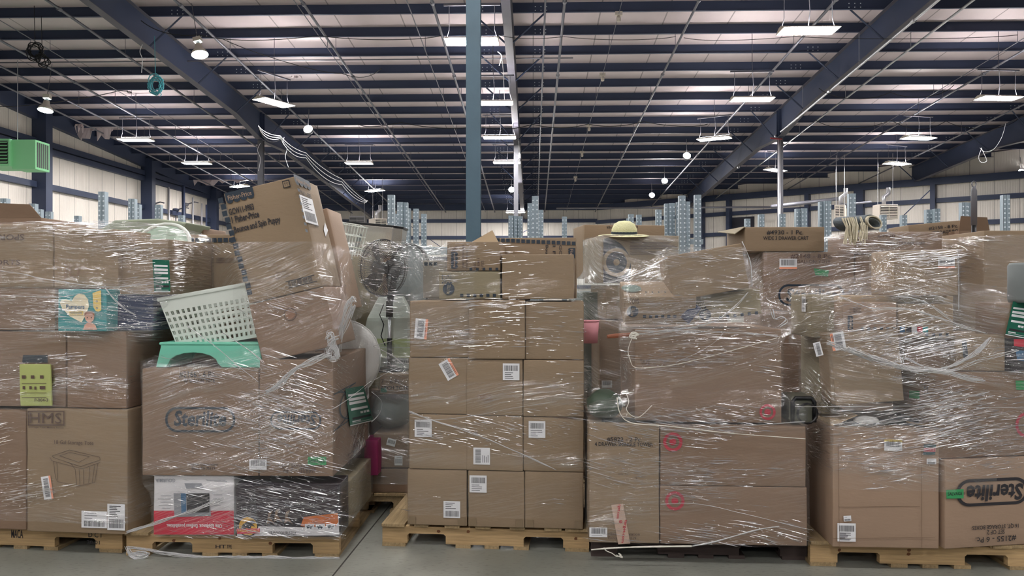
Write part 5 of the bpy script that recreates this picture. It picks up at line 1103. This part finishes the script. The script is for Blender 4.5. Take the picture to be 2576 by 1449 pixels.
m = MB(); m.lathe([(.001, 0), (.13, .0), (.16, .03), (.155, .045), (.12, .02), (.001, .015)], 32, Matrix.Scale(1.05, 4, (1, 0, 0))); m.build('bowl', r, mat('pale_green_plastic', (176, 200, 180), .35), smooth=True); MB().tube([(.168 * math.cos(t * .262), .16 * math.sin(t * .262), .04) for t in range(24)], .012, 6, closed=True).build('rim', r, WPLAST, smooth=True)
r.location.z = p1.hit(415, 628, .25).z
# gap between second and third pallet
c1 = carton(q2, 830, 930, 645, 1190, .5, 'kraft carton with a white shipping label behind the fan', KO, push=.55, base=DECK, load=L7); c1.label(865, 705, 35, 52, bar='bottom', lines=6); c1.label(872, 655, 18, 14, rot=-30, bar='mid', lines=0, name='small_sticker')
c2 = carton(q2, 956, 1033, 942, 992, .85, 'carton lettered 6 Pc. latch tote in the gap left of the neat stack', KD, push=0, base=None, load=L7); c2.text('7 - 6 Pc.', 985, 959, 52, 11, INKS); c2.text('LATCH TOTE', 990, 975, 76, 9, INK); c2.quad('green_tape', [(958, 976), (972, 974), (974, 986), (958, 988)], TAGG)
c3 = carton(q2, 940, 1033, 1092, 1176, .85, 'dark carton low in the gap left of the neat stack, small labels', KD, push=0, load=L7); c3.label(985, 1112, 22, 18, rot=-15, bar='mid', lines=0); c3.label(1003, 1158, 20, 24, rot=180, bar='mid', lines=1)
c4 = carton(q2, 935, 1033, 1180, 1238, .85, 'brown carton on the dim pallet left of the neat stack', KD, push=0, base=DECK, load=L7)
c5 = carton(q2, 1060, 1110, 660, 1200, .3, 'tall carton close behind the left edge of the neat stack', KD, push=.95, base=0, load=L7)
c6 = carton(q2, 700, 926, 1000, 1222, .5, 'dim brown carton of the second row behind the drawer cart carton', KD, push=.12, base=DECK, load=L7)
c7 = carton(q2, 700, 826, 700, 996, .5, 'dim brown carton behind the tall tilted carton', KD, push=.12, base=c6.z1 + .004, load=L7)
c8 = carton(p2, 916, 950, 1108, 1196, .2, 'magenta printed carton at the right end of the second load', mat('magenta_print', (130, 30, 80), .5), push=.75, load=None); 
o = bag(q2, 990, 1040, .30, .15, .28, .14, GREY, 'grey green cushion under film in the gap left of the neat stack', 3, 'cushion', 'cushion'); o.location.z = (c2.M.translation.z + c3.z1) / 2
r = empty('feed_bag', q2.hit(985, 945, .40)); r.rotation_euler.z = q2.rz; tag(r, 'pale paper bag with upside down lettering behind the fan pole', 'bag'); r.location.z = c2.z1 + .004
hb = (q2.hit(985, 745, .40) - r.location).z
bm_ = MB(); secs = [(.20, .10, 0), (.205, .12, hb * .3), (.16, .10, hb * .7), (.09, .03, hb)]
for i in range(3):
    (a0, b0, z0), (a1, b1, z1) = secs[i], secs[i+1]; bm_.add([(-a0, -b0, z0), (a0, -b0, z0), (a0, b0, z0), (-a0, b0, z0), (-a1, -b1, z1), (a1, -b1, z1), (a1, b1, z1), (-a1, b1, z1)], [(0, 1, 5, 4), (1, 2, 6, 5), (2, 3, 7, 6), (3, 0, 4, 7)] + ([(0, 3, 2, 1)] if i == 0 else []) + ([(4, 5, 6, 7)] if i == 2 else []))
bm_.build('paper_body', r, mat('pale_paper', (186, 190, 182), .6, var=.08), bevel=.01); MB().prism([(-.203, -.114, hb * .16), (.203, -.114, hb * .16), (.19, -.121, hb * .42), (-.19, -.121, hb * .42)], (0, -.002, 0)).build('green_band', r, mat('pale_green_print', (168, 178, 134), .6)); stencil(r, 'essentials', .08, hb * .10, .16, .028, INK, y=-.115, name='printed_lettering')
r.children[-1].scale = (-1, 1, -1); r.children[-1].location.z = hb * .2; r.children[-1].location.x = .16
# pet bed disc
r = empty('round_cushion', p2.hit(862, 905, .72)); r.rotation_euler = (rad(90), 0, p2.rz + rad(35)); tag(r, 'white fleecy round cushion standing behind the drawer cart carton', 'cushion')
MB().lathe([(.001, .05), (.18, .06), (.24, .05), (.27, 0), (.24, -.05), (.18, -.06), (.001, -.05)], 40).build('padding', r, FOAM, smooth=True); MB().tube([(.262 * math.cos(t * .2618), .262 * math.sin(t * .2618), .02) for t in range(24)], .006, 5, closed=True).build('seam_piping', r, FOAM)
# pedestal fan
def fan(px, py, pl, push, R_):
    c = pl.hit(px, py, push); r = empty('pedestal_fan', (c.x, c.y, c2.z1 + .003)); r.rotation_euler.z = pl.rz; tag(r, 'black pedestal fan under clear film in the gap left of the neat stack', 'fan'); H = c.z - c2.z1
    T = Matrix.Translation((0, 0, H)) @ Matrix.Rotation(rad(-28), 4, 'Z') @ Matrix.Rotation(rad(90), 4, 'X')      # lathe axis towards the viewer
    m = MB()
    for k in range(72):
        t = k * 2 * math.pi / 72; ct, st_ = math.cos(t), math.sin(t)
        m.tube([T @ Vector((ct * q * R_, st_ * q * R_, z)) for q, z in ((.16, .075), (.5, .085), (.85, .065), (.98, .03), (1, 0), (.98, -.03), (.85, -.06), (.4, -.085))], .0016, 3)
    m.build('wire_guard', r, BLK2); m = MB()
    for q, z in ((1.0, 0), (.6, .08), (.98, -.03)): m.tube([T @ Vector((math.cos(t * .1309) * q * R_, math.sin(t * .1309) * q * R_, z)) for t in range(48)], .005 if q == 1 else .002, 5, closed=True)
    m.build('guard_ring', r, BLK2); MB().lathe([(.001, .088), (.03, .088), (.036, .075)], 20, T).build('badge', r, BLACK, smooth=True)
    for k in range(3):
        a0 = k * 2.094; pts = []
        for q, da, z in ((.14, -.25, .02), (.5, -.55, .035), (.88, -.45, .03), (.9, .15, -.01), (.5, .35, -.02), (.14, .3, -.01)): pts.append(T @ Vector((math.cos(a0 + da) * q * R_, math.sin(a0 + da) * q * R_, z)))
        MB().prism(pts, T.to_3x3() @ Vector((0, 0, .003))).build('fan_blade', r, BLACK)
    MB().lathe([(.001, .05), (.035, .045), (.04, -.01), (.001, -.02)], 20, T).build('hub', r, BLACK, smooth=True); MB().lathe([(.001, -.2), (.05, -.19), (.065, -.12), (.06, -.085), (.001, -.08)], 20, T).build('motor_housing', r, BLACK, smooth=True)
    MB().tube([T @ Vector((0, 0, -.13)), T @ Vector((0, -.08, -.13)), (.03, .1, H - .25), (.03, .1, H - .35)], .026, 12).build('neck', r, BLACK, smooth=True)
    MB().tube([(.03, .1, H - .33), (.03, .1, .03)], .012, 10).build('chrome_pole', r, PIPEB, smooth=True); MB().tube([(.03, .1, H - .50), (.03, .1, .03)], .018, 10).build('outer_tube', r, BLACK, smooth=True); MB().lathe([(.001, .03), (.04, .03), (.13, .01), (.13, 0)], 30, Matrix.Translation((.03, .1, 0))).build('base', r, BLACK, smooth=True)
    MB().tube([(.0, .06, H - .25), (-.03, .05, H - .33), (.0, .05, H - .4), (-.02, .05, H - .48), (.01, .05, H - .55)], .004, 5).build('power_cord', r, BLK2)
    return r
fan(962, 675, q2, .12, .20)
fanpts = [q2.hit(x, y, .02) for x, y in ((902, 640), (902, 720), (1022, 650), (1022, 720), (930, 612), (995, 612), (940, 742), (990, 742))]
# wire basket
X_, Zv = (q2.hit(905, 640, .65) - q2.hit(836, 640, .65)).normalized(), Vector((0, 0, 1)); Zr = Matrix.Rotation(rad(-12), 3, Zv.cross(X_)) @ Zv
r = empty('wire_basket', q2.hit(855, 642, .65), q2.rz); r.rotation_euler.y = rad(9); tag(r, 'white wire basket on the kraft carton behind the fan', 'basket'); r.location.z = c1.z1
for k in range(14):
    for y in (-.12, .12): MB().tube([(-.15 + k * .021, y, 0), (-.17 + k * .024, y * 1.15, .26)], .0022, 4).build('wire', r, WPLAST)
m = MB()
for z, s in ((0, 1), (.09, 1.05), (.18, 1.1), (.26, 1.15)): m.tube([(-.15 * s, -.12 * s, z), (.13 * s, -.12 * s, z), (.13 * s, .12 * s, z), (-.15 * s, .12 * s, z)], .004, 4, closed=True)
m.build('rim_wires', r, WPLAST)
# stainless bin, dark chair
c9 = carton(q2, 860, 1030, 641, 1000, .5, 'dim carton under the stainless bin, behind the fan', KD, push=1.15, load=None)
r = empty('stainless_bin', q2.hit(938, 650, 1.17), q2.rz); r.location.z = c9.z1 + .002; r.rotation_euler = (0, rad(5.5), q2.rz); tag(r, 'stainless steel bin with black rim behind the fan, mirror bright', 'bin')
out = [(-.23, -.05, 0), (.16, -.05, 0), (.23, 0, 0), (.23, .22, 0), (-.23, .22, 0)]; MB().prism(out, (0, 0, .24)).build('body', r, STAINL, bevel=.006); MB().prism([(p[0] * 1.03, p[1] * 1.03, .24) for p in out], (0, 0, .018)).build('rim', r, BLACK, bevel=.003)
MB().prism([(-.20, -.0515, .02), (-.18, -.0515, .08), (-.15, -.0515, .06), (-.12, -.0515, .17), (-.09, -.0515, .15), (-.10, -.0515, .05), (-.06, -.0515, .02)], (0, -.001, 0)).build('dark_decal', r, GREY)
r = empty('office_chair', q2.hit(1035, 700, .62), q2.rz + rad(-20)); tag(r, 'grey and black office chair back left of the neat stack', 'chair'); hc = r.location.z
MB().lathe([(.001, 0), (.17, .01), (.19, .03), (.17, .05), (.001, .04)], 28, Matrix.Rotation(rad(80), 4, 'X') @ Matrix.Scale(1.4, 4, (0, 1, 0))).build('backrest', r, GREY, smooth=True); MB().tube([(.19 * math.cos(t * .2618), -.03 , .26 * math.sin(t * .2618)) for t in range(24)], .012, 6, closed=True).build('back_rim', r, BLACK, smooth=True)
MB().tube([(0, .05, -.1), (0, .08, -hc + .45)], .03, 8).build('back_post', r, BLACK); MB().box(-.22, .22, -.2, .2, -hc + .42, -hc + .5).build('seat', r, BLACK, bevel=.03); MB().tube([(0, 0, -hc + .42), (0, 0, -hc + .08)], .03, 8).build('gas_lift', r, BLACK)
MB().tube([(-.25, 0, -hc + .04), (0, 0, -hc + .1), (.25, 0, -hc + .04)], .02, 6).build('star_base', r, BLACK); MB().tube([(0, -.25, -hc + .04), (0, 0, -hc + .1), (0, .25, -hc + .04)], .02, 6).build('star_base', r, BLACK)
# gap between third and fourth pallet
d1 = carton(q3, 1516, 1708, 592, 712, .55, 'kraft carton with a big dark arc and bullseye, hat lying on top', KR, push=-.10, load=L8)
disc(d1, 1550, 660, 27, 36, KR, 'outer_ring', off=.003); disc(d1, 1550, 660, 15.5, 27, INKN, 'ring_gap', off=.0026); disc(d1, 1550, 660, 8, 15.5, KR, 'inner_ring', off=.003); disc(d1, 1550, 660, 7.9, 16, KR, 'bullseye_ring', off=.0032)
arc = [(1517, 602)] + [(1517 + 69 * math.sin(t), 668 - 70 * math.cos(t)) for t in [i * math.pi / 2 / 10 for i in range(1, 11)]] + [(1586, 690), (1582, 711), (1517, 711)]
d1.quad('dark_arc', arc, INKN); disc(d1, 1550, 660, 8, 16, INKN, 'bullseye_gap', off=.0035); disc(d1, 1550, 660, 0, 8, KR, 'bullseye_dot', off=.004)
m = MB(); n = d1.axes('F')[2]
for i, (w0, y) in enumerate([(22, 603), (104, 609), (98, 613), (112, 617), (118, 620), (100, 624), (38, 628), (76, 633), (84, 638)]): q = [d1.loc(x, yy) + n * (d1.lift + .0016) for x, yy in ((1584, y + 1.6), (1584 + w0, y + 1.6), (1584 + w0, y), (1584, y))]; m.poly(q)
m.build('printed_lines', d1.o, INKS)
d2 = carton(q3, 1470, 1672, 566, 700, .4, 'open kraft carton behind the straw hat, faint upside down print', KR, push=.5, load=L8, open_top=True); d2.text('COVER', 1538, 572, 26, 6, INK, rot=180); d2.text('LABEL', 1590, 571, 28, 6, INK, rot=180)
d3 = carton(q3, 1524, 1640, 718, 802, .45, 'kraft carton under the bullseye arc carton', KR, push=-.08, load=L8); d4 = carton(q3, 1508, 1640, 806, 1000, .45, 'brown carton low behind the drawer tower carton, filmed', KD, push=-.08, load=L8); d4.label(1526, 966, 26, 18, bar='full', lines=0)
d5 = carton(q3, 1560, 1830, 1002, 1210, .8, 'dim brown carton of the second row behind the bullseye cartons', KD, push=0, base=DECK, load=L8); d6 = carton(q3, 1642, 1830, 740, 1000, .6, 'dim brown carton hidden behind the huge filmed carton', KD, push=0, base=d5.z1 + .004, load=L8)
d7 = carton(q3, 1468, 1518, 735, 1000, .5, 'dark green bundle in film in the gap right of the neat stack', DKGREEN, push=.15, load=L8); d8 = carton(q3, 1462, 1550, 1004, 1210, .6, 'dark carton at floor level in the gap right of the neat stack', KD, push=.10, base=DECK, load=L8)
r = empty('pink_bin', q3.hit(1476, 862, -.25)); tag(r, 'pink fabric bin just right of the neat stack', 'bin'); MB().lathe([(.001, 0), (.075, .0), (.085, .15), (.08, .15), (.07, .01)], 20).build('body', r, PINK, smooth=True); MB().tube([(.086 * math.cos(t * .3927), .086 * math.sin(t * .3927), .15) for t in range(16)], .004, 5, closed=True).build('rim', r, PINK)
r = empty('straw_hat', q3.hit(1584, 592, .0)); r.location.z = d1.z1 + .004; tag(r, 'pale straw sun hat with a dark band on the bullseye arc carton', 'hat')
MB().lathe([(.19, .0), (.16, .004), (.12, .004), (.094, .012), (.09, .05), (.075, .085), (.04, .105), (.001, .11)], 36, Matrix.Scale(1, 4)).build('straw_body', r, STRAW, smooth=True); MB().lathe([(.0955, .012), (.0945, .032)], 36).build('hat_band', r, INKN, smooth=True)
r.location.x -= .04; r.rotation_euler = (rad(7), 0, 0)
for k in range(6): MB().tube([((.094 - k*k * .0014) * math.cos(t * .2618), (.094 - k*k * .0014) * math.sin(t * .2618), .03 + k * .012) for t in range(24)], .0016, 4, closed=True).build('straw_row', r, STRAW)
# right side of the second row
e1 = carton(q4, 1920, 2148, 634, 1010, .5, 'big brown storage carton with an oval logo half hidden, second row right', KD, push=-.05, load=L9); e2 = carton(q4, 2152, 2370, 640, 1010, .5, 'brown carton behind the topmost carton of the right load, second row', KD, push=-.05, load=L9)
e0 = carton(q4, 1920, 2370, 1014, 1220, .9, 'dim wide brown carton at the bottom of the right second row', KD, push=-.04, base=DECK, load=L9)
e1.text('#2148 - 8 Pc.', 2040, 645, 104, 12, INKS); e1.text('GALLON TOTE', 2046, 658, 84, 9, INKS); e1.label(1982, 664, 44, 26, strip=ORNG, bar='full', lines=0); e1.quad('green_tape', [(2046, 675), (2084, 680), (2082, 696), (2050, 692)], GREEN, off=.002)
ovalring(e1, 2040, 742, 166, 54, 5); e1.text('Sterilite', 2042, 742, 130, 34, INKN, bold=.03, shear=.12)
e3 = carton(q4, 1874, 2074, 571, 631, .5, 'open carton of a wide three drawer cart beside the rug roll', KR, push=-.06, base=e1.z1 + .004, load=None, open_top=True); e3.text('#4930 - 1 Pc.', 1974, 585, 92, 12, INK); e3.text('WIDE 3 DRAWER CART', 1976, 599, 114, 9, INK)
MB().prism([(-e3.w/2, -e3.d/2, e3.h), (-e3.w/2, e3.d/2, e3.h), (-e3.w/2 - .07, e3.d/2, e3.h + .0), (-e3.w/2 - .07, -e3.d/2, e3.h - .05)], (0, 0, .005)).build('side_flap', e3.o, KO)
e4 = carton(q4, 2152, 2370, 583, 636, .5, 'second drawer cart carton, right of the rug roll, film drawn across it', KD, push=-.05, base=e2.z1 + .004, load=L9); e4.text('#4930', 2228, 594, 44, 8, INKS); e4.text('WIDE 3 DRAWER CART', 2276, 612, 100, 8, INKS)
e5 = carton(Plane(2380, 5.0, 1.5), 2476, 2700, 580, 860, .62, 'tall kraft carton at the right edge with an olive left side', KR, push=0, load=L9); e5b = carton(Plane(2380, 5.0, 1.5), 2476, 2700, 864, 1240, .62, 'brown carton under the tall one at the right edge, hidden by the front load', KD, base=0, load=None)
e5.M.translation.z += 0
e6 = carton(q4, 0, 0, 0, 0, .35, 'tilted storage box carton numbered 2158 beyond the drawer cart cartons', KR, push=.85, roll=((2292, 640), (2446, 626), (2288, 566)), load=None); e6.text('#2158 - 8 Pc.', 2372, 572, 74, 9, INK, rot=0); e6.text('STORAGE BOX', 2380, 583, 76, 8, INK)
e6s = carton(q4, 2240, 2460, 645, 1000, .5, 'dim carton holding up the tilted storage box carton', KD, push=.85, load=None)
e7 = carton(q4, 2412, 2490, 580, 660, .4, 'brown carton with raised flaps beyond the tall right edge carton', KD, push=.7, load=None, open_top=True)
MB().prism([(-e7.w/2, -.2, e7.h), (e7.w/2, -.2, e7.h), (e7.w/2 - .05, -.25, e7.h + .10), (-e7.w/2 - .01, -.25, e7.h + .11)], (0, .006, 0)).build('raised_flap', e7.o, KD)
e8 = carton(q4, 2405, 2520, 664, 1180, .5, 'dim carton behind the tall right edge carton, under the one with raised flaps', KD, push=.68, base=0, load=None)
# rug
r = empty('rolled_rug', q4.hit(2126, 590, -.25)); r.location.z = e4.z1 - .005; r.rotation_euler = (0, rad(8), q4.rz + rad(36)); tag(r, 'rolled grey rug with cream fringe on the drawer cart cartons', 'rug')
def spiral(R0, R1, th, sq, y0, y1, mt, name):
    m = MB(); pi_, po = [], []; n = 30
    for k in range(n + 1): t = 2 * math.pi * k / n; pi_.append(Vector((R0 * math.cos(t), 0, R0 * sq * math.sin(t) + R1 * sq))); po.append(Vector((R1 * math.cos(t), 0, R1 * sq * math.sin(t) + R1 * sq)))
    for k in range(n): m.prism([pi_[k] + Vector((0, y0, 0)), po[k] + Vector((0, y0, 0)), po[k+1] + Vector((0, y0, 0)), pi_[k+1] + Vector((0, y0, 0))], (0, y1 - y0, 0))
    return m.build(name, r, mt)
spiral(.092, .099, 0, .45, -.19, .03, RUGD, 'outer_pile'); spiral(.076, .0916, 0, .45, -.205, .03, RUGL, 'rug_backing'); spiral(.068, .0756, 0, .43, -.2, .03, RUGD, 'inner_pile')
m = MB()
for k in range(46):
    x = -.115 + RN.uniform(0, .05); y = -.1 + RN.uniform(-.07, .07); m.tube([(x, y, .06), (x + RN.uniform(-.02, .02), y - .03, .0), (x + RN.uniform(-.03, .03), y - .035, -.07 - RN.uniform(0, .05))], .004, 4)
m.build('fringe', r, RUGL)['kind'] = 'stuff'
r = empty('parasol_pole', q4.hit(2450, CY, .2)); r.location.z = 0; tag(r, 'dark parasol pole with a ring on top standing at the right', 'pole'); hp = q4.hit(2450, 470, .2).z
MB().tube([(0, 0, 0), (0, 0, hp - .25)], .017, 10).build('shaft', r, BLACK, smooth=True); MB().tube([(0, 0, hp - .28), (0, 0, hp - .03), (0, 0, hp)], [.021, .021, .012], 10).build('sleeve', r, STEELG, smooth=True); MB().tube([(.016 * math.cos(t * .7854), 0, hp + .02 + .022 * math.sin(t * .7854)) for t in range(8)], .004, 5, closed=True).build('ring', r, PIPE)
# ================================================================== STRETCH FILM
def bands(*bs, lo=.25):
    def f(z, p):
        d = lo + .55 * max(0, noise.noise(Vector((p[0] * .7 + 4, p[1] * .7, z * 3.1))) + .25)
        for a, b, v in bs:
            if a <= z <= b: d = max(d, v)
        return min(d, 1.4)
    return f
FA, FB, FC, FD, FE = film_mat('film_left', 1.15, shear=.05), film_mat('film_second', 1.2, shear=-.28), film_mat('film_neat', .7, shear=-.16, haze=.03), film_mat('film_dark_pallet', 1.1, shear=-.12), film_mat('film_right', 1.25, shear=.14)
FG = film_mat('film_back', 1.0, tint=(.93, .97, .96, 1), shear=.3, haze=.10)
wrap(L1, [], 'clear stretch wrap wound around the leftmost load of tote and sports cartons', FA, .20, E.z1 + .01, bands((.95, 1.62, 1.0), (1.62, 2.0, .8), lo=.35), slope=0.05, nc=3600, sd=1)
f2 = wrap(L2, [], 'clear stretch wrap around the second load, drawn up over the tall tilted carton', FB, .13, 1.80, bands((.16, .42, .8), (.5, 1.1, .95), (1.1, 1.9, .75), lo=.3), slope=-0.22, nc=3100, sd=2)
b3 = bands((1.2, 1.46, .8), (.85, .98, .85), (.5, .58, .9), (1.46, 1.85, .45), lo=.15); xs3 = p3.hit(1195, CY).x
f3 = wrap(L3, [], 'clear stretch wrap pulled smooth around the neat stack of twelve cartons', FC, .20, M2.z1, lambda z, p: b3(z, p) * (1 if z < 1.05 else (1.35 if p[0] < xs3 else .35)), slope=-0.05, nc=1900, sd=3)
f4 = wrap(L4, [p4.hit(1560, 840, -.2), p4.hit(2005, 800, -.1)], 'clear stretch wrap around the load on the dark pallet, webbed at its corners', FD, .13, Y4.M.translation.z + .26, bands((.2, .6, .6), (.75, 1.3, .85), (1.3, 1.9, .9), lo=.35), slope=-0.1, nc=3000, sd=4)
f5 = wrap(L5, [], 'clear stretch wrap around the right hand load, tangled between the cartons', FE, .45, GG.z1, bands((.55, .75, .8), (.75, 1.1, 1.0), (1.1, 1.8, 1.1), lo=.3), slope=0.12, nc=4600, sd=5)
wrap(L6, [], 'clear stretch wrap on the dim second row load at the far left', FG, .3, a2.z1, bands(lo=.6), group='film on the second row'); wrap(L7, fanpts, 'clear stretch wrap over the fan and cartons in the gap left of the neat stack', FG, .2, c1.z1 + .08, bands(lo=.7), win=.15, group='film on the second row')
wrap([c for c in L8 if c is not d2], [], 'whitish stretch wrap on the bullseye arc carton load behind the gap', FG, .2, d1.z1, bands((1.3, 1.9, .9), lo=.6), group='film on the second row'); wrap([e0, e1, e2, e4], [], 'clear stretch wrap on the second row load of storage cartons at the right', film_mat('film_back_right', 1.2, shear=-.25), .2, e4.z1, bands((1.35, 1.9, 1.1), lo=.7), group='film on the second row')
wrap([e5], [], 'clear stretch wrap on the tall kraft carton at the right edge', FE, e5.M.translation.z + .05, e5.z1 - .03, bands(lo=.9), group='film on the second row', nc=900, sd=8)
# gathered twists of film
def tw(pl, pts, r, par, push=-.16, jit=.0, n=5): return strand(pl, pts, r, par, push=push, jit=jit, n=n, seg=6)
tw(p3, [(1030, 1035), (1100, 1060), (1210, 1098), (1310, 1140), (1400, 1182)], .006, f3, -.07); tw(p3, [(1030, 1048), (1090, 1056), (1180, 1048), (1300, 1025), (1400, 1010)], .0022, f3, -.07); tw(p3, [(1130, 836), (1160, 838), (1178, 838)], .0016, f3, -.07)
tw(p2, [(321, 1340), (380, 1320), (440, 1300), (500, 1280), (560, 1255)], .010, f2, -.10, .002); tw(p2, [(320, 1378), (330, 1396), (350, 1402), (372, 1396), (350, 1390), (325, 1394), (345, 1404)], .012, f2, -.06, .003); tw(p2, [(322, 1376), (380, 1386), (480, 1398), (600, 1402), (730, 1404), (852, 1404)], .010, f2, -.03, .002)
tw(p2, [(560, 838), (600, 862), (640, 890), (663, 912)], .006, f2, -.13); tw(p2, [(470, 820), (540, 870), (600, 920), (650, 962)], .004, f2, -.13); tw(p2, [(668, 984), (700, 965), (735, 935), (760, 918), (800, 900), (830, 890)], .010, f2, -.14, .004); tw(p2, [(668, 990), (710, 968), (740, 932), (790, 912), (825, 895)], .007, f2, -.14, .004)
tw(p2, [(822, 850), (835, 842), (842, 870), (850, 896), (838, 906), (824, 892), (832, 872), (846, 880), (852, 900), (842, 880), (830, 860), (850, 850)], .010, f2, -.12, .006); tw(p2, [(846, 880), (856, 830), (868, 790), (884, 752), (892, 756)], .012, f2, -.0, .005); tw(p2, [(852, 884), (862, 840), (876, 800), (890, 770)], .008, f2, .02, .005); tw(p2, [(835, 905), (832, 870), (826, 840), (838, 835)], .007, f2, -.1, .004)
tw(p2, [(652, 985), (740, 1010), (800, 1025), (832, 1030), (870, 1008), (905, 982), (935, 958)], .0022, f2, -.12); tw(p2, [(935, 960), (990, 930), (1028, 918)], .003, f2, .5); tw(p2, [(935, 985), (960, 1010), (955, 1040), (935, 1062)], .003, f2, .4); tw(p2, [(940, 870), (990, 856), (1028, 846)], .004, f2, .5); tw(p2, [(940, 872), (985, 894), (1028, 928)], .004, f2, .5)
tw(p4, [(1520, 712), (1600, 690), (1678, 647)], .004, f4, -.13); tw(p4, [(1552, 700), (1600, 684), (1678, 650)], .003, f4, -.13); tw(p4, [(1866, 608), (1888, 660), (1892, 722)], .004, f4, -.13); tw(p4, [(1700, 912), (1760, 885), (1800, 860), (1822, 835)], .003, f4, -.13); tw(p4, [(1600, 838), (1700, 830), (1790, 812), (1840, 780), (1880, 735)], .006, f4, -.15, .002)
tw(p4, [(1600, 832), (1720, 834), (1860, 838), (1955, 845)], .005, f4, -.13, .002); tw(p4, [(1960, 822), (1978, 808), (1968, 800), (1948, 805), (1940, 780)], .006, f4, -.12, .002); tw(p4, [(1596, 1052), (1700, 1042), (1800, 1020)], .003, f4, -.13); tw(p4, [(1662, 1082), (1800, 1076), (2026, 1060)], .003, f4, -.17); tw(p4, [(1662, 1268), (1760, 1268), (1870, 1292), (2026, 1330)], .003, f4, -.17)
tw(p5, [(2084, 862), (2140, 884), (2200, 905), (2280, 925), (2340, 932), (2400, 918), (2450, 890), (2490, 852)], .009, f5, -.17, .004, 7); tw(p5, [(2130, 876), (2220, 905), (2300, 930), (2380, 936), (2440, 950), (2474, 955)], .010, f5, -.19, .005, 7); tw(p5, [(2280, 900), (2340, 926), (2400, 930), (2470, 905), (2560, 880)], .005, f5, -.18, .003)
tw(p5, [(2110, 742), (2150, 760), (2200, 775), (2300, 780), (2390, 812), (2480, 838)], .005, f5, -.14, .003); tw(p5, [(2260, 746), (2300, 752), (2350, 775), (2400, 810)], .005, f5, -.13, .002); tw(p5, [(2000, 1022), (2150, 1023), (2300, 1022), (2576, 1026)], .0025, f5, -.14); tw(p5, [(2120, 812), (2250, 814), (2400, 816)], .003, f5, -.12)
tw(p5, [(2096, 1070), (2180, 1055), (2260, 1035), (2380, 1010), (2490, 985)], .004, f5, -.14, .002); tw(p5, [(2110, 1074), (2220, 1058), (2360, 1030), (2460, 1010)], .004, f5, -.14, .002); tw(p5, [(2180, 1072), (2300, 1052), (2420, 1018), (2500, 995)], .003, f5, -.14, .002); tw(p5, [(2408, 632), (2412, 700), (2411, 780)], .003, f5, -.10)
tw(p1, [(0, 682), (60, 690), (110, 702), (200, 715), (280, 722), (370, 715), (430, 705)], .004, L1 and f2, -.18); tw(p1, [(0, 742), (60, 745), (140, 748), (250, 728)], .004, f2, -.18); tw(p1, [(266, 725), (285, 750), (310, 775), (340, 792)], .004, f2, -.15); tw(p1, [(0, 827), (100, 826), (220, 826), (310, 824), (400, 818)], .003, f2, -.15)
